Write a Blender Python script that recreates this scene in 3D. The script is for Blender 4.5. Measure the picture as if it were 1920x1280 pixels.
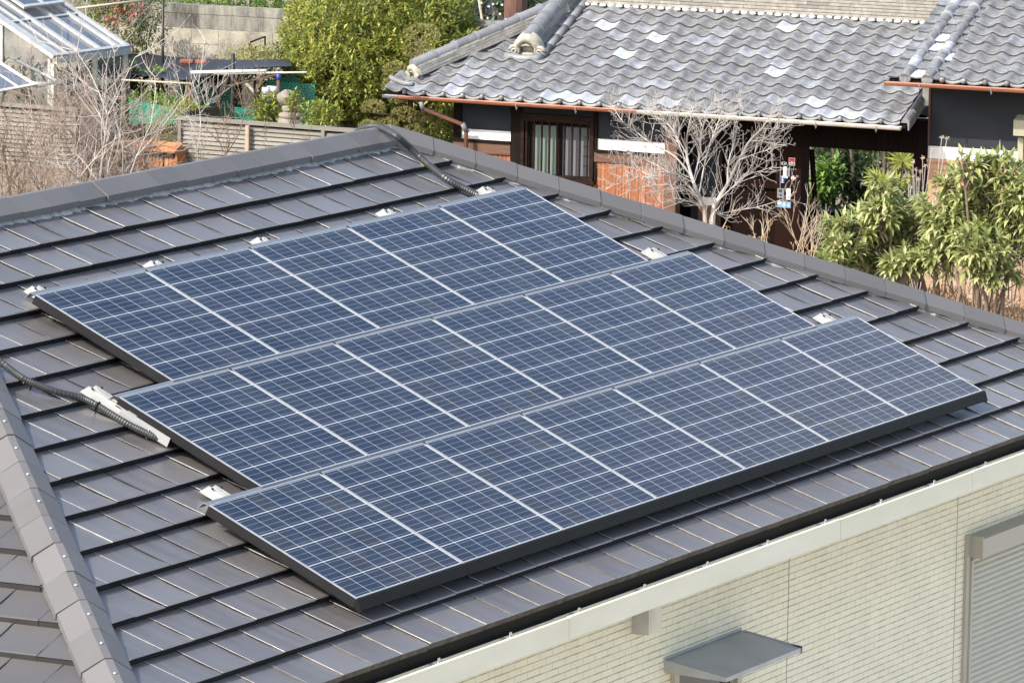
import bpy, math, random
from mathutils import Vector, Matrix
random.seed(7)
R = math.radians
for o in list(bpy.data.objects): bpy.data.objects.remove(o)
scene = bpy.context.scene
# ------------------------------------------------------------------ camera
CAM = Vector((-27.23222, -17.37972, 10.36689))
RT = Vector((0.468785, -0.883143, 0.017274)); DN = Vector((-0.124560, -0.085453, -0.988525)); FW = Vector((0.874486, 0.461254, -0.150063))
FPX = 10897.36
cam_data = bpy.data.cameras.new("camera"); cam = bpy.data.objects.new("camera", cam_data)
scene.collection.objects.link(cam); scene.camera = cam
cam.matrix_world = Matrix(((RT.x, -DN.x, -FW.x, CAM.x), (RT.y, -DN.y, -FW.y, CAM.y), (RT.z, -DN.z, -FW.z, CAM.z), (0, 0, 0, 1)))
cam_data.sensor_width = 36; cam_data.lens = FPX/1920*36; cam_data.clip_start = 1; cam_data.clip_end = 3000
# ------------------------------------------------------------------ light
SUN_AZ, SUN_EL = 155.0, 41.0            # azimuth counted from +X towards +Y
wld = bpy.data.worlds.new("World"); scene.world = wld; wld.use_nodes = True
wn = wld.node_tree.nodes; bg = wn["Background"]; sky = wn.new("ShaderNodeTexSky")
sky.sky_type = 'NISHITA'; sky.sun_disc = False; sky.sun_elevation = R(SUN_EL); sky.sun_rotation = R(90-SUN_AZ)
sky.dust_density = 3.0; sky.air_density = 1.0
# unseen bright cloud added so the right-hand panels reflect greyer, broken by noise
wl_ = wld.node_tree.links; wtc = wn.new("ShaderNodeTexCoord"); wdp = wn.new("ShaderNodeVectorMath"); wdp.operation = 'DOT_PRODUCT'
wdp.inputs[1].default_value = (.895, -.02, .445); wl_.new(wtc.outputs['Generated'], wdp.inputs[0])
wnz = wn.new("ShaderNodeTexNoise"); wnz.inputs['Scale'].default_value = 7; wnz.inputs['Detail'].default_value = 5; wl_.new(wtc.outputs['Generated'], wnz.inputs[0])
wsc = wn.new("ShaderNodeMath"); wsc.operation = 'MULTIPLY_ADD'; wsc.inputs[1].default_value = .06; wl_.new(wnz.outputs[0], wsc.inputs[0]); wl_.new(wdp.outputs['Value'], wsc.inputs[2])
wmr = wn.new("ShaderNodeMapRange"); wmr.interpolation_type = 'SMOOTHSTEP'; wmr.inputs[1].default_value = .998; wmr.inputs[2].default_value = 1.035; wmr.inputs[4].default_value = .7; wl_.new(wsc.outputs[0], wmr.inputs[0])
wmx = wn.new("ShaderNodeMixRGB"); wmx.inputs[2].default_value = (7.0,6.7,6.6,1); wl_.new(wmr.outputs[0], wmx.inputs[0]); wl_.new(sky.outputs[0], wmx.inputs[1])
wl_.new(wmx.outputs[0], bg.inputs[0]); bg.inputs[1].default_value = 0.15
sl = bpy.data.lights.new("sun", 'SUN'); so = bpy.data.objects.new("sun", sl); scene.collection.objects.link(so)
sl.energy = 2.5; sl.angle = R(0.53); sl.color = (1.0, 0.95, 0.87)
sd = Vector((math.cos(R(SUN_EL))*math.cos(R(SUN_AZ)), math.cos(R(SUN_EL))*math.sin(R(SUN_AZ)), math.sin(R(SUN_EL))))
so.rotation_euler = sd.to_track_quat('Z', 'Y').to_euler(); so.location = sd*60
scene.view_settings.view_transform = 'Standard'; scene.view_settings.look = 'None'
scene.view_settings.exposure = 1.2; scene.view_settings.gamma = 1.0
# ------------------------------------------------------------------ helpers
COL = scene.collection
def cp(x, y, Z): return CAM + (FW + RT*((x-960)/FPX) + DN*((y-640)/FPX))*Z
def ray(x, y): return FW + RT*((x-960)/FPX) + DN*((y-640)/FPX)
class MB:
    def __init__(s): s.v = []; s.f = []; s.t = []; s.m = []; s.uv = []
    def add(s, vs, fs, tint=0.5, mi=0):
        b = len(s.v); s.v.extend([tuple(x) for x in vs])
        for q in fs: s.f.append([b+i for i in q]); s.t.append(tint); s.m.append(mi)
    def box(s, lo, hi, tint=0.5, mi=0):
        x0, y0, z0 = lo; x1, y1, z1 = hi
        s.add([(x0,y0,z0),(x1,y0,z0),(x1,y1,z0),(x0,y1,z0),(x0,y0,z1),(x1,y0,z1),(x1,y1,z1),(x0,y1,z1)],
              [(0,3,2,1),(4,5,6,7),(0,1,5,4),(1,2,6,5),(2,3,7,6),(3,0,4,7)], tint, mi)
    def obox(s, c, ax, ay, az, tint=0.5, mi=0):      # centre + half axes
        c = Vector(c); P = []
        for k in (-1, 1):
            for (i, j) in ((-1,-1),(1,-1),(1,1),(-1,1)): P.append(c+ax*i+ay*j+az*k)
        s.add(P, [(0,3,2,1),(4,5,6,7),(0,1,5,4),(1,2,6,5),(2,3,7,6),(3,0,4,7)], tint, mi)
    def tube(s, pts, r, n=6, tint=0.5, mi=0, cap=True):
        pts = [Vector(p) for p in pts]; rr = r if isinstance(r, (list, tuple)) else [r]*len(pts)
        b = len(s.v); N = len(pts); prev = None
        for i, p in enumerate(pts):
            d = (pts[min(i+1, N-1)]-pts[max(i-1, 0)])
            if d.length < 1e-9: d = Vector((0,0,1))
            d.normalize()
            if prev is None:
                a = d.cross(Vector((0,0,1)))
                if a.length < .1: a = d.cross(Vector((1,0,0)))
            else: a = prev - d*prev.dot(d)
            if a.length < 1e-6: a = d.orthogonal()
            a.normalize(); prev = a; c = d.cross(a)
            for k in range(n):
                q = 2*math.pi*k/n; s.v.append(tuple(p+(a*math.cos(q)+c*math.sin(q))*rr[i]))
        for i in range(N-1):
            for k in range(n):
                k2 = (k+1) % n
                s.f.append([b+i*n+k, b+i*n+k2, b+(i+1)*n+k2, b+(i+1)*n+k]); s.t.append(tint); s.m.append(mi)
        if cap:
            s.f.append([b+k for k in range(n-1, -1, -1)]); s.t.append(tint); s.m.append(mi)
            s.f.append([b+(N-1)*n+k for k in range(n)]); s.t.append(tint); s.m.append(mi)
    def ball(s, c, rx, ry=None, rz=None, nu=10, nv=6, tint=0.5, mi=0):
        ry = ry or rx; rz = rz or rx; c = Vector(c); vs = []; fs = []
        for j in range(nv+1):
            q = math.pi*j/nv
            for i in range(nu):
                a = 2*math.pi*i/nu; vs.append((c.x+rx*math.sin(q)*math.cos(a), c.y+ry*math.sin(q)*math.sin(a), c.z+rz*math.cos(q)))
        for j in range(nv):
            for i in range(nu):
                i2 = (i+1) % nu; fs.append((j*nu+i, (j+1)*nu+i, (j+1)*nu+i2, j*nu+i2))
        s.add(vs, fs, tint, mi)
    def prism(s, prof, p0, p1, ax, ay, tint=0.5, mi=0, cap=True):   # profile (a,b) list swept from p0 to p1
        n = len(prof); vs = []
        for p in (p0, p1):
            for (a, b) in prof: vs.append(Vector(p)+ax*a+ay*b)
        fs = [(k, (k+1) % n, n+(k+1) % n, n+k) for k in range(n)]
        if cap: fs += [tuple(range(n-1, -1, -1)), tuple(range(n, 2*n))]
        s.add(vs, fs, tint, mi)
    def leaf(s, p, d, up, L, Wd, tint, fold=0.15, droop=0.0, mi=0):   # pointed leaf of four faces
        d = d.normalized(); sd_ = d.cross(up)
        if sd_.length < 1e-4: sd_ = d.orthogonal()
        sd_.normalize(); nn = sd_.cross(d)
        m = p+d*(L*.5)+nn*(L*.02); t = p+d*L-nn*(droop*L)
        e1 = m+sd_*(Wd*.5)+nn*(fold*Wd); e2 = m-sd_*(Wd*.5)+nn*(fold*Wd)
        s.add([p, e1, m, e2, t], [(0,1,2),(0,2,3),(1,4,2),(2,4,3)], tint, mi)
    def build(s, name, mats, parent=None, smooth=False, loc=None):
        me = bpy.data.meshes.new(name); me.from_pydata(s.v, [], s.f)
        if not isinstance(mats, (list, tuple)): mats = [mats]
        for m in mats: me.materials.append(m)
        if len(mats) > 1: me.polygons.foreach_set('material_index', s.m)
        at = me.attributes.new('tint', 'FLOAT', 'FACE'); at.data.foreach_set('value', s.t)
        if smooth: me.polygons.foreach_set('use_smooth', [True]*len(me.polygons))
        me.update()
        o = bpy.data.objects.new(name, me); COL.objects.link(o)
        if parent: o.parent = parent
        if loc is not None: o.location = loc
        return o
def tag(o, label=None, cat=None, group=None, kind=None):
    if label: o['label'] = label
    if cat: o['category'] = cat
    if group: o['group'] = group
    if kind: o['kind'] = kind
    return o
def empty(name, label, cat, loc=(0,0,0), rz=0.0, group=None, mat=None):
    o = bpy.data.objects.new(name, None); COL.objects.link(o); o.empty_display_size = 0.2
    if mat is not None: o.matrix_world = mat
    else: o.location = loc; o.rotation_euler = (0,0,rz)
    return tag(o, label, cat, group)
def lin(c):     # 8-bit sRGB to linear
    return tuple(((x/255+.055)/1.055)**2.4 if x > 10 else x/255/12.92 for x in c)+(1,)
def mat(name, col, col2=None, rough=.6, spec=.5, metal=0.0, scale=6.0, stretch=(1,1,1), amt=1.0, tint=None, bump=0.0, bscale=40.0, coat=0.0, detail=6, trans=0.0, rough2=None):
    """two-tone noise material; tint = second pair of colours mixed by the per-face attribute"""
    m = bpy.data.materials.new(name); m.use_nodes = True; nt = m.node_tree; N = nt.nodes; Lk = nt.links
    b = N["Principled BSDF"]; tc = N.new("ShaderNodeTexCoord"); mp = N.new("ShaderNodeMapping"); mp.inputs['Scale'].default_value = stretch
    Lk.new(tc.outputs['Object'], mp.inputs[0])
    nz = N.new("ShaderNodeTexNoise"); nz.inputs['Scale'].default_value = scale; nz.inputs['Detail'].default_value = detail; nz.inputs['Roughness'].default_value = .6
    Lk.new(mp.outputs[0], nz.inputs[0])
    rp = N.new("ShaderNodeMapRange"); rp.inputs[1].default_value = .5-.22/amt if amt else 0; rp.inputs[2].default_value = .5+.22/amt
    Lk.new(nz.outputs[0], rp.inputs[0])
    c2 = col2 or tuple(x*.7 for x in col[:3])
    mx = N.new("ShaderNodeMixRGB"); mx.inputs[1].default_value = tuple(c2[:3])+(1,); mx.inputs[2].default_value = tuple(col[:3])+(1,)
    Lk.new(rp.outputs[0], mx.inputs[0]); out = mx.outputs[0]
    if tint:
        at = N.new("ShaderNodeAttribute"); at.attribute_name = 'tint'
        m2 = N.new("ShaderNodeMixRGB"); m2.blend_type = 'MIX'; m2.inputs[2].default_value = tuple(tint[:3])+(1,)
        Lk.new(at.outputs['Fac'], m2.inputs[0]); Lk.new(out, m2.inputs[1]); out = m2.outputs[0]
    Lk.new(out, b.inputs['Base Color'])
    b.inputs['Roughness'].default_value = rough; b.inputs['Metallic'].default_value = metal; b.inputs['Specular IOR Level'].default_value = spec
    if rough2 is not None:
        rr = N.new("ShaderNodeMapRange"); rr.inputs[3].default_value = rough; rr.inputs[4].default_value = rough2
        Lk.new(nz.outputs[0], rr.inputs[0]); Lk.new(rr.outputs[0], b.inputs['Roughness'])
    if coat: b.inputs['Coat Weight'].default_value = coat
    if bump:
        n2 = N.new("ShaderNodeTexNoise"); n2.inputs['Scale'].default_value = bscale; n2.inputs['Detail'].default_value = 5
        Lk.new(mp.outputs[0], n2.inputs[0])
        bp = N.new("ShaderNodeBump"); bp.inputs['Strength'].default_value = bump; bp.inputs['Distance'].default_value = .01
        Lk.new(n2.outputs[0], bp.inputs['Height']); Lk.new(bp.outputs[0], b.inputs['Normal'])
    if trans:     # leaves let some light through
        tr = N.new("ShaderNodeBsdfTranslucent"); ms = N.new("ShaderNodeMixShader"); ms.inputs[0].default_value = trans
        Lk.new(out, tr.inputs[0]); Lk.new(b.outputs[0], ms.inputs[1]); Lk.new(tr.outputs[0], ms.inputs[2])
        Lk.new(ms.outputs[0], N['Material Output'].inputs[0])
    return m
def flat_mat(n, c, r=.45): return mat(n, c, tuple(x*.9 for x in c[:3]), rough=r, scale=20)
M = {}
M['bounce_ground'] = mat('bounce_gravel', (.52,.48,.41), (.38,.35,.30), rough=.95, scale=14, amt=1.3, bump=.6, bscale=60)
M['ground'] = mat('soil', (.25,.20,.14), (.15,.12,.085), rough=.95, scale=1.2, bump=.6, bscale=8)
M['roof_tile'] = mat('roof_tile', (.122,.115,.111), (.080,.072,.067), rough=.29, rough2=.44, spec=.75, scale=2.4, stretch=(5,.55,.55), amt=1.2, detail=8, tint=(.138,.131,.128))
M['tile_edge'] = mat('tile_edge', (.62,.61,.60), (.36,.355,.35), rough=.4, scale=14)  # paler than the tiles: sun glint on the raised edges put into the colour
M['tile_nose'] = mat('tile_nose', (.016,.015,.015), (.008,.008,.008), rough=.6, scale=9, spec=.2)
M['cap'] = mat('ridge_cap', (.118,.114,.111), (.098,.094,.092), rough=.6, scale=3, bump=.1, bscale=120, tint=(.132,.127,.123), spec=.4)
M['mortar'] = mat('mortar', (.46,.46,.43), (.25,.25,.23), rough=.95, scale=16, bump=.8, bscale=60)
M['gutter'] = mat('gutter_resin', (.80,.755,.60), (.70,.66,.50), rough=.45, scale=1.5, stretch=(1,1,3))
M['gutter_in'] = mat('gutter_inside', (.10,.10,.085), (.05,.05,.04), rough=.8, scale=5)
M['steel'] = mat('galvanised_steel', (.60,.61,.60), (.45,.46,.46), rough=.38, metal=.75, scale=9)
M['white_metal'] = mat('white_rail', (.44,.45,.44), (.32,.33,.32), rough=.35, scale=9)
M['black'] = mat('black_board', (.014,.0125,.011), (.009,.008,.007), rough=.5, scale=4, spec=.1)
M['side_board'] = mat('side_board', (.018,.018,.019), (.011,.011,.012), rough=.5, scale=4, spec=.15)
M['frame'] = mat('panel_frame', (.40,.415,.43), (.32,.335,.35), rough=.4, metal=.3, scale=8)
M['strip'] = mat('cover_strip', (.21,.225,.235), (.16,.175,.185), rough=.4, metal=.4, scale=5)
M['hose'] = mat('conduit', (.045,.048,.048), (.03,.032,.032), rough=.42, scale=20)
M['wire'] = mat('cable', (.01,.04,.025), rough=.4)
M['clip'] = mat('brass_clip', (.35,.30,.18), (.2,.17,.1), rough=.5, scale=30)
M['taupe'] = mat('taupe_metal', (.46,.42,.335), (.40,.365,.29), rough=.42, scale=3, bump=.06, bscale=200)
M['awning'] = mat('awning_metal', (.46,.46,.435), (.34,.34,.32), rough=.40, scale=4, bump=.05, bscale=150)
M['slat'] = mat('shutter_slat', (.58,.55,.44), (.51,.485,.385), rough=.55, scale=3, spec=.15)
M['vent'] = mat('vent_hood', (.70,.665,.53), (.62,.59,.47), rough=.4, scale=5)
# ------------------------------------------------------------------ the roof plane: u along the eave, v down the slope, w into the roof
GZ = 5.7; PIT = R(24.2); CPT, SPT = math.cos(PIT), math.sin(PIT)
def RP(u, v, w=0.0): return Vector((u, -v*CPT+w*SPT, GZ-v*SPT-w*CPT))
GAUGE, TW = .2832, .3085
def nose_v(k): return -.555+GAUGE*k
def hipR(v): return 6.452+(v-.017)/1.096+.11
def hipL(v): return -1.066-(v-.575)/1.096-.13
VR = -.97          # ridge line
HX = RP(hipL(0), 0, .11)
def mirL(p):        # mirror across the vertical plane through the left hip
    return Vector((HX.x+(p.y-HX.y), HX.y+(p.x-HX.x), p.z))
# ================================================================== HOUSE WITH THE SOLAR ROOF
house = empty("house", "cream walled house under a dark grey flat tile hip roof carrying solar panels", "house", (0,0,0))
def clip(poly, fn):
    out = []
    for i in range(len(poly)):
        a, b = poly[i], poly[(i+1) % len(poly)]; fa, fb = fn(a), fn(b)
        if fa >= 0: out.append(a)
        if (fa >= 0) != (fb >= 0):
            t = fa/(fa-fb); out.append((a[0]+(b[0]-a[0])*t, a[1]+(b[1]-a[1])*t))
    return out
def tile_slope(name, mapf, flip, ulo, uhi, kmax=14, left_edges=True, rlim=None):
    rlim = rlim or hipR
    mb = MB(); rnd = random.Random(3)
    for k in range(0, kmax+1):
        vn = nose_v(k); vt = max(vn-GAUGE-.03, VR+.02)
        off = .888+(.155 if k % 2 else 0)
        n0 = int((ulo-off)/TW)-1; n1 = int((uhi-off)/TW)+1
        for n in range(n0, n1+1):
            u0 = off+n*TW+rnd.uniform(-.003,.003)+.001; u1 = off+(n+1)*TW-.0015
            poly = [(u0, vt), (u1, vt), (u1, vn), (u0, vn)]
            poly = clip(poly, lambda p: rlim(p[1])-p[0]); poly = clip(poly, lambda p: p[0]-hipL(p[1])) if len(poly) > 2 else []
            if len(poly) < 3: continue
            li = rnd.choice([.0,.001,.0018,.0022,.003,.0036]) if left_edges else .003
            ri = rnd.uniform(0,.0012); dz = rnd.uniform(-.0025,.0025); tt = rnd.random()**2*.9
            def wv(p):
                a = (p[0]-u0)/(u1-u0)
                return .095+dz+(vn-p[1])*.122-li*(1-a)+ri*a
            # columns for a slightly dished surface
            top = [mapf(p[0], p[1], wv(p)) for p in poly]
            full = len(poly) == 4 and abs(poly[0][0]-u0) < 1e-6 and abs(poly[1][0]-u1) < 1e-6
            if full:
                g = []; us = [0, .04, .12, .5, 1.0]
                for a in us:
                    for v_ in (vt, vt+(vn-vt)*.3, vt+(vn-vt)*.55, vt+(vn-vt)*.8, vn-.010, vn):
                        p = (u0+(u1-u0)*a, v_); w_ = wv(p)+(.004 if v_ == vn else 0)+.0075*(1-(2*(v_-vt)/(vn-vt)-1)**2); g.append(mapf(p[0], p[1], w_))
                fs = []
                for i in range(len(us)-1):
                    for j in range(5):
                        q = (i*6+j, i*6+j+1, (i+1)*6+j+1, (i+1)*6+j); fs.append(q[::-1] if flip else q)
                mb.add(g, fs, tt, 0)
            else: mb.add(top, [tuple(range(len(top)))[::-1] if not flip else tuple(range(len(top)))], tt, 0)
            for i in range(len(poly)):      # nose and side faces
                a, b = poly[i], poly[(i+1) % len(poly)]
                on_n = abs(a[1]-vn) < 1e-6 and abs(b[1]-vn) < 1e-6
                on_l = abs(a[0]-u0) < 1e-6 and abs(b[0]-u0) < 1e-6
                on_t = abs(a[1]-vt) < 1e-6 and abs(b[1]-vt) < 1e-6
                if on_t: continue
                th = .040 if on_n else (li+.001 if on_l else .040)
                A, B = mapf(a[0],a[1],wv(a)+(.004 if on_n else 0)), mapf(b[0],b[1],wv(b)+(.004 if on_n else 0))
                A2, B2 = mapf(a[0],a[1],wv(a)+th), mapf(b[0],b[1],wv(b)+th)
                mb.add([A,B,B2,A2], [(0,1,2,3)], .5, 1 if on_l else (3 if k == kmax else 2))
    return mb
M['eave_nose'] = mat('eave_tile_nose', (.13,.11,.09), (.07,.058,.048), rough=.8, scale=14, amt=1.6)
mbm = tile_slope("roof", RP, False, -5, 11)
# felt under the tiles and the two hidden slopes
def under(p, q): return RP(p, q, .150)
mbm.add([under(hipL(VR),VR), under(hipR(VR),VR), under(hipR(3.40),3.40), under(hipL(3.40),3.40)], [(0,1,2,3)], .2, 2)
roof_front = mbm.build("roof_slope", [M['roof_tile'], M['tile_edge'], M['tile_nose'], M['eave_nose']], house)
roof_front['label'] = "dark glossy roof slope under the solar panels"
mapl = lambda u, v, w: mirL(RP(u, v, w))
mbl = tile_slope("roof", mapl, True, -5, 7.5, left_edges=False, rlim=lambda v: 2*hipL(VR)-hipL(v))
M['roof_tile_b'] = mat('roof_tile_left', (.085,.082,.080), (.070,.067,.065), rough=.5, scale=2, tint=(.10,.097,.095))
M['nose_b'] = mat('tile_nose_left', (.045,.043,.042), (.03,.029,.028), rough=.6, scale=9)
mbl.build("roof_slope", [M['roof_tile_b'], M['tile_edge'], M['nose_b'], M['nose_b']], house)
# far slopes, unseen from here
mb = MB(); PR_ = RP(hipR(VR), VR, .11); PL_ = RP(hipL(VR), VR, .11)
depth = 2*(RP(0,VR,.11).y-RP(0,3.41,.11).y); eL = RP(hipL(3.41),3.41,.11); eR = RP(hipR(3.41),3.41,.11)
bR = eR+Vector((0,depth,0)); bL = eL+Vector((0,depth,0))
mb.add([PR_, eR, bR], [(0,1,2)]); mb.add([PL_, PR_, bR, bL], [(0,1,2,3)])
mb.build("roof_slope", [M['roof_tile']], house)
# ridge and hip caps: overlapping angular cap tiles, each about 0.3 m long
def caps(p0, p1, name, label, screws=0, sides=(1,)):
    d = p1-p0; L = d.length; d.normalize(); ax = d.cross(Vector((0,0,1))).normalized(); up = ax.cross(d).normalized()
    hw, lip, ht = .128, .036, .112; n = max(1, round(L/.305)); st = L/n; mb = MB(); rnd = random.Random(5); sc = []
    for i in range(n):
        jz = rnd.uniform(-.003,.003); j2 = rnd.uniform(-.004,.004)
        a = p0+d*(st*i)+up*jz+ax*j2; b = p0+d*(st*(i+1)-.004)+up*(jz+rnd.uniform(.001,.003))+ax*j2
        w = hw+rnd.uniform(-.003,.003)
        prof = [(-w,0),(w,0),(w,lip),(.02,ht),(-.02,ht),(-w,lip)]
        mb.prism(prof, a, b, ax, up, rnd.random(), 0)
        if screws: sc.append(MB()); sc[-1].ball(a.lerp(b,.5)+up*(ht+.002), .011, .011, .007, 8, 4)
    o = mb.build(name, [M['cap']], house); o['label'] = label
    for q_ in sc: q_.build("screw", M['steel'], o, True)
    # mortar bed
    m_ = int(L/.045); rnd = random.Random(2)
    for sgn in sides:
        pr = None; mm = MB()
        for i in range(m_+1):
            t = p0+d*(L*i/m_); b = t+ax*(sgn*(.100+rnd.uniform(-.008,.010)))+up*.012; c = t+ax*(sgn*(.132+rnd.uniform(-.012,.012)))-up*(.038+rnd.uniform(-.010,.012))
            if pr: mm.add([pr[0],b,c,pr[1]], [(0,1,2,3)])
            pr = (b, c)
        mm.build("mortar_bed", [M['mortar']], o)
    return o
DZR, DZH = Vector((0,0,-.045)), Vector((0,0,-.030))
ap = RP(hipR(VR), VR, .118); al = RP(hipL(VR), VR, .118)
Zd = Vector((0,0,0.0))
caps(al+DZR, ap+DZR+Vector((.05,0,0)), "ridge_cap", "grey angular cap tiles along the top ridge")
caps(ap+DZH, RP(hipR(3.5),3.5,.118)+DZH, "hip_cap", "grey angular cap tiles down the long hip beside the panels")
caps(al+Vector((-.05,0,-.045)), RP(hipL(3.5),3.5,.118)+Vector((-.05,0,-.045)), "hip_cap", "light grey cap tiles with screws down the near hip", screws=1, sides=())
caps(al, bL+Vector((-.05,.05,.03)), "hip_cap", "grey cap tiles down the far left hip", sides=())
# gutter along the eave
eY = RP(0,3.41,.11).y; eZ = RP(0,3.41,.11).z; g0, g1 = hipL(3.41)-.1, hipR(3.41)+.1
gt = MB(); yb, yf = eY-.012, eY-.112; zt = eZ-.072; zb = zt-.118
segs = []
ub = [g0, -1.95, .42, 3.95, 5.92, 8.5, g1]
gut = None
for i in range(len(ub)-1):
    a, b = ub[i]+.003, ub[i+1]-.003; tl = random.uniform(-.003,.003)
    gt.box((a, yf, zb+tl), (b, yf+.012, zt+tl)); gt.box((a, yf-.004, zt+tl-.001), (b, yf+.016, zt+.008+tl))
    gt.box((a, yf+.012, zb+tl), (b, yb, zb+.01+tl)); gt.box((a, yb-.008, zb+.011+tl), (b, yb, zt-.012+tl), mi=0)
    gt.box((a, yf+.0125, zb+.011+tl), (b, yb-.0085, zb+.015+tl), mi=1)
gut = gt.build("gutter", [M['gutter'], M['gutter_in']], house); gut['label'] = "cream box gutter along the eave"
for u in [-2.6+.80*i for i in range(16)]:
    hk = MB(); hk.box((u-.012, yf+.018, zt-.015), (u+.012, yb-.01, zt-.010)); hk.box((u-.010, yf+.03, zt-.009), (u+.010, yf+.036, zt+.026)); hk.box((u-.022, yf+.02, zt-.009), (u-.012, yf+.05, zt+.004))
    hk.build("gutter_clip", [M['steel']], gut)
# fascia, soffit, walls
wY = eY+.40
mb = MB(); mb.box((g0+.1, eY+.02, zb+.02), (g1-.1, eY+.05, zt+.05)); mb.box((g0+.15, eY+.051, zb+.02), (g1-.1, wY-.002, zb+.035))
mb.build("fascia_board", [M['black']], house)
def wallp(x, y, yy):   # pixel to a point on the plane Y = yy, used to read off window and canopy corners
    d = ray(x, y); s = (yy-CAM.y)/d.y; return CAM+d*s
def brick_wall_mat():
    m = bpy.data.materials.new("tile_siding"); m.use_nodes = True; nt = m.node_tree; N = nt.nodes; Lk = nt.links; b = N["Principled BSDF"]
    tc = N.new("ShaderNodeTexCoord"); mp = N.new("ShaderNodeMapping"); mp.inputs['Rotation'].default_value = (R(90),0,0)
    Lk.new(tc.outputs['Object'], mp.inputs[0])
    bt = N.new("ShaderNodeTexBrick"); bt.inputs['Scale'].default_value = 1.0; bt.inputs['Brick Width'].default_value = .152; bt.inputs['Row Height'].default_value = .0405
    bt.inputs['Mortar Size'].default_value = .0022; bt.inputs['Mortar Smooth'].default_value = .2; bt.inputs['Bias'].default_value = 0
    bt.inputs['Color1'].default_value = (.88,.81,.59,1); bt.inputs['Color2'].default_value = (.84,.77,.555,1); bt.inputs['Mortar'].default_value = (.50,.47,.36,1)
    sp0 = N.new("ShaderNodeSeparateXYZ"); Lk.new(tc.outputs['Object'], sp0.inputs[0]); ad0 = N.new("ShaderNodeMath"); Lk.new(sp0.outputs[0], ad0.inputs[0]); Lk.new(sp0.outputs[1], ad0.inputs[1]); cb0 = N.new("ShaderNodeCombineXYZ"); Lk.new(ad0.outputs[0], cb0.inputs[0]); Lk.new(sp0.outputs[2], cb0.inputs[1])
    Lk.new(cb0.outputs[0], bt.inputs[0])
    # rows: a darker recessed joint, columns: hairline
    sp = N.new("ShaderNodeSeparateXYZ"); Lk.new(tc.outputs['Object'], sp.inputs[0])
    md = N.new("ShaderNodeMath"); md.operation = 'PINGPONG'; md.inputs[1].default_value = .0405/2; Lk.new(sp.outputs[2], md.inputs[0])
    nz0 = N.new("ShaderNodeTexNoise"); nz0.inputs['Scale'].default_value = 9; Lk.new(tc.outputs['Object'], nz0.inputs[0])
    wd = N.new("ShaderNodeMapRange"); wd.inputs[1].default_value = .35; wd.inputs[2].default_value = .65; wd.inputs[3].default_value = .0010; wd.inputs[4].default_value = .0036
    Lk.new(nz0.outputs[0], wd.inputs[0])
    lt = N.new("ShaderNodeMath"); lt.operation = 'LESS_THAN'; Lk.new(md.outputs[0], lt.inputs[0]); Lk.new(wd.outputs[0], lt.inputs[1])
    nz = N.new("ShaderNodeTexNoise"); nz.inputs['Scale'].default_value = 3; nz.inputs['Detail'].default_value = 5; Lk.new(tc.outputs['Object'], nz.inputs[0])
    m1 = N.new("ShaderNodeMixRGB"); m1.blend_type = 'MULTIPLY'; m1.inputs[0].default_value = .16; Lk.new(bt.outputs[0], m1.inputs[1])
    cr = N.new("ShaderNodeMapRange"); cr.inputs[1].default_value = .3; cr.inputs[2].default_value = .7; cr.inputs[3].default_value = .6; cr.inputs[4].default_value = 1.05; Lk.new(nz.outputs[0], cr.inputs[0]); Lk.new(cr.outputs[0], m1.inputs[2])
    m2 = N.new("ShaderNodeMixRGB"); Lk.new(lt.outputs[0], m2.inputs[0]); Lk.new(m1.outputs[0], m2.inputs[1]); m2.inputs[2].default_value = (.34,.31,.22,1)
    Lk.new(m2.outputs[0], b.inputs['Base Color']); b.inputs['Roughness'].default_value = .55
    n2 = N.new("ShaderNodeTexNoise"); n2.inputs['Scale'].default_value = 34; n2.inputs['Detail'].default_value = 4; Lk.new(tc.outputs['Object'], n2.inputs[0])
    sb = N.new("ShaderNodeMath"); sb.operation = 'SUBTRACT'; Lk.new(n2.outputs[0], sb.inputs[0]); Lk.new(lt.outputs[0], sb.inputs[1])
    bp = N.new("ShaderNodeBump"); bp.inputs['Strength'].default_value = .55; bp.inputs['Distance'].default_value = .008; Lk.new(sb.outputs[0], bp.inputs['Height']); Lk.new(bp.outputs[0], b.inputs['Normal'])
    return m
M['wall'] = brick_wall_mat()
sA = wallp(1809,1003.6,wY); sB = sA.z-2.0
sx0, sx1, sz1 = sA.x, sA.x+1.75, sA.z; sz0 = sz1-2.0
aw0 = wallp(1245,1236,wY); aw1 = wallp(1388,1176,wY)
wx0, wx1 = aw0.x+.13, aw1.x-.06; wz1 = aw0.z-.075; wz0 = wz1-.9
mb = MB(); xl, xr, zt2 = g0+.5, g1-.5, zb+.0195
ybk = wY+depth-.85
def wall_with_holes(mb, x0, x1, z0, z1, y, holes, th=.16):
    xs = sorted(set([x0,x1]+[h[0] for h in holes]+[h[1] for h in holes])); 
    for a, b in zip(xs[:-1], xs[1:]):
        mid = (a+b)/2; hs = [h for h in holes if h[0] < mid < h[1]]
        z = z0
        for h in sorted(hs, key=lambda q: q[2]):
            if h[2] > z: mb.box((a,y,z),(b,y+th,h[2]))
            z = h[3]
        if z < z1: mb.box((a,y,z),(b,y+th,z1))
wall_with_holes(mb, xl, xr, 0, zt2, wY, [(sx0+.05,sx1-.05,sz0,sz1-.05),(wx0,wx1,wz0,wz1)])
mb.box((xl, wY+.161, 0), (xl+.16, ybk, zt2)); mb.box((xr-.16, wY+.161, 0), (xr, ybk, zt2)); mb.box((xl+.161, ybk-.16, 0), (xr-.161, ybk, zt2))
wall = mb.build("wall", [M['wall']], house); wall['label'] = "cream tile patterned siding wall below the gutter"
M['seam'] = mat('sealant', (.50,.47,.37), rough=.6)
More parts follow.
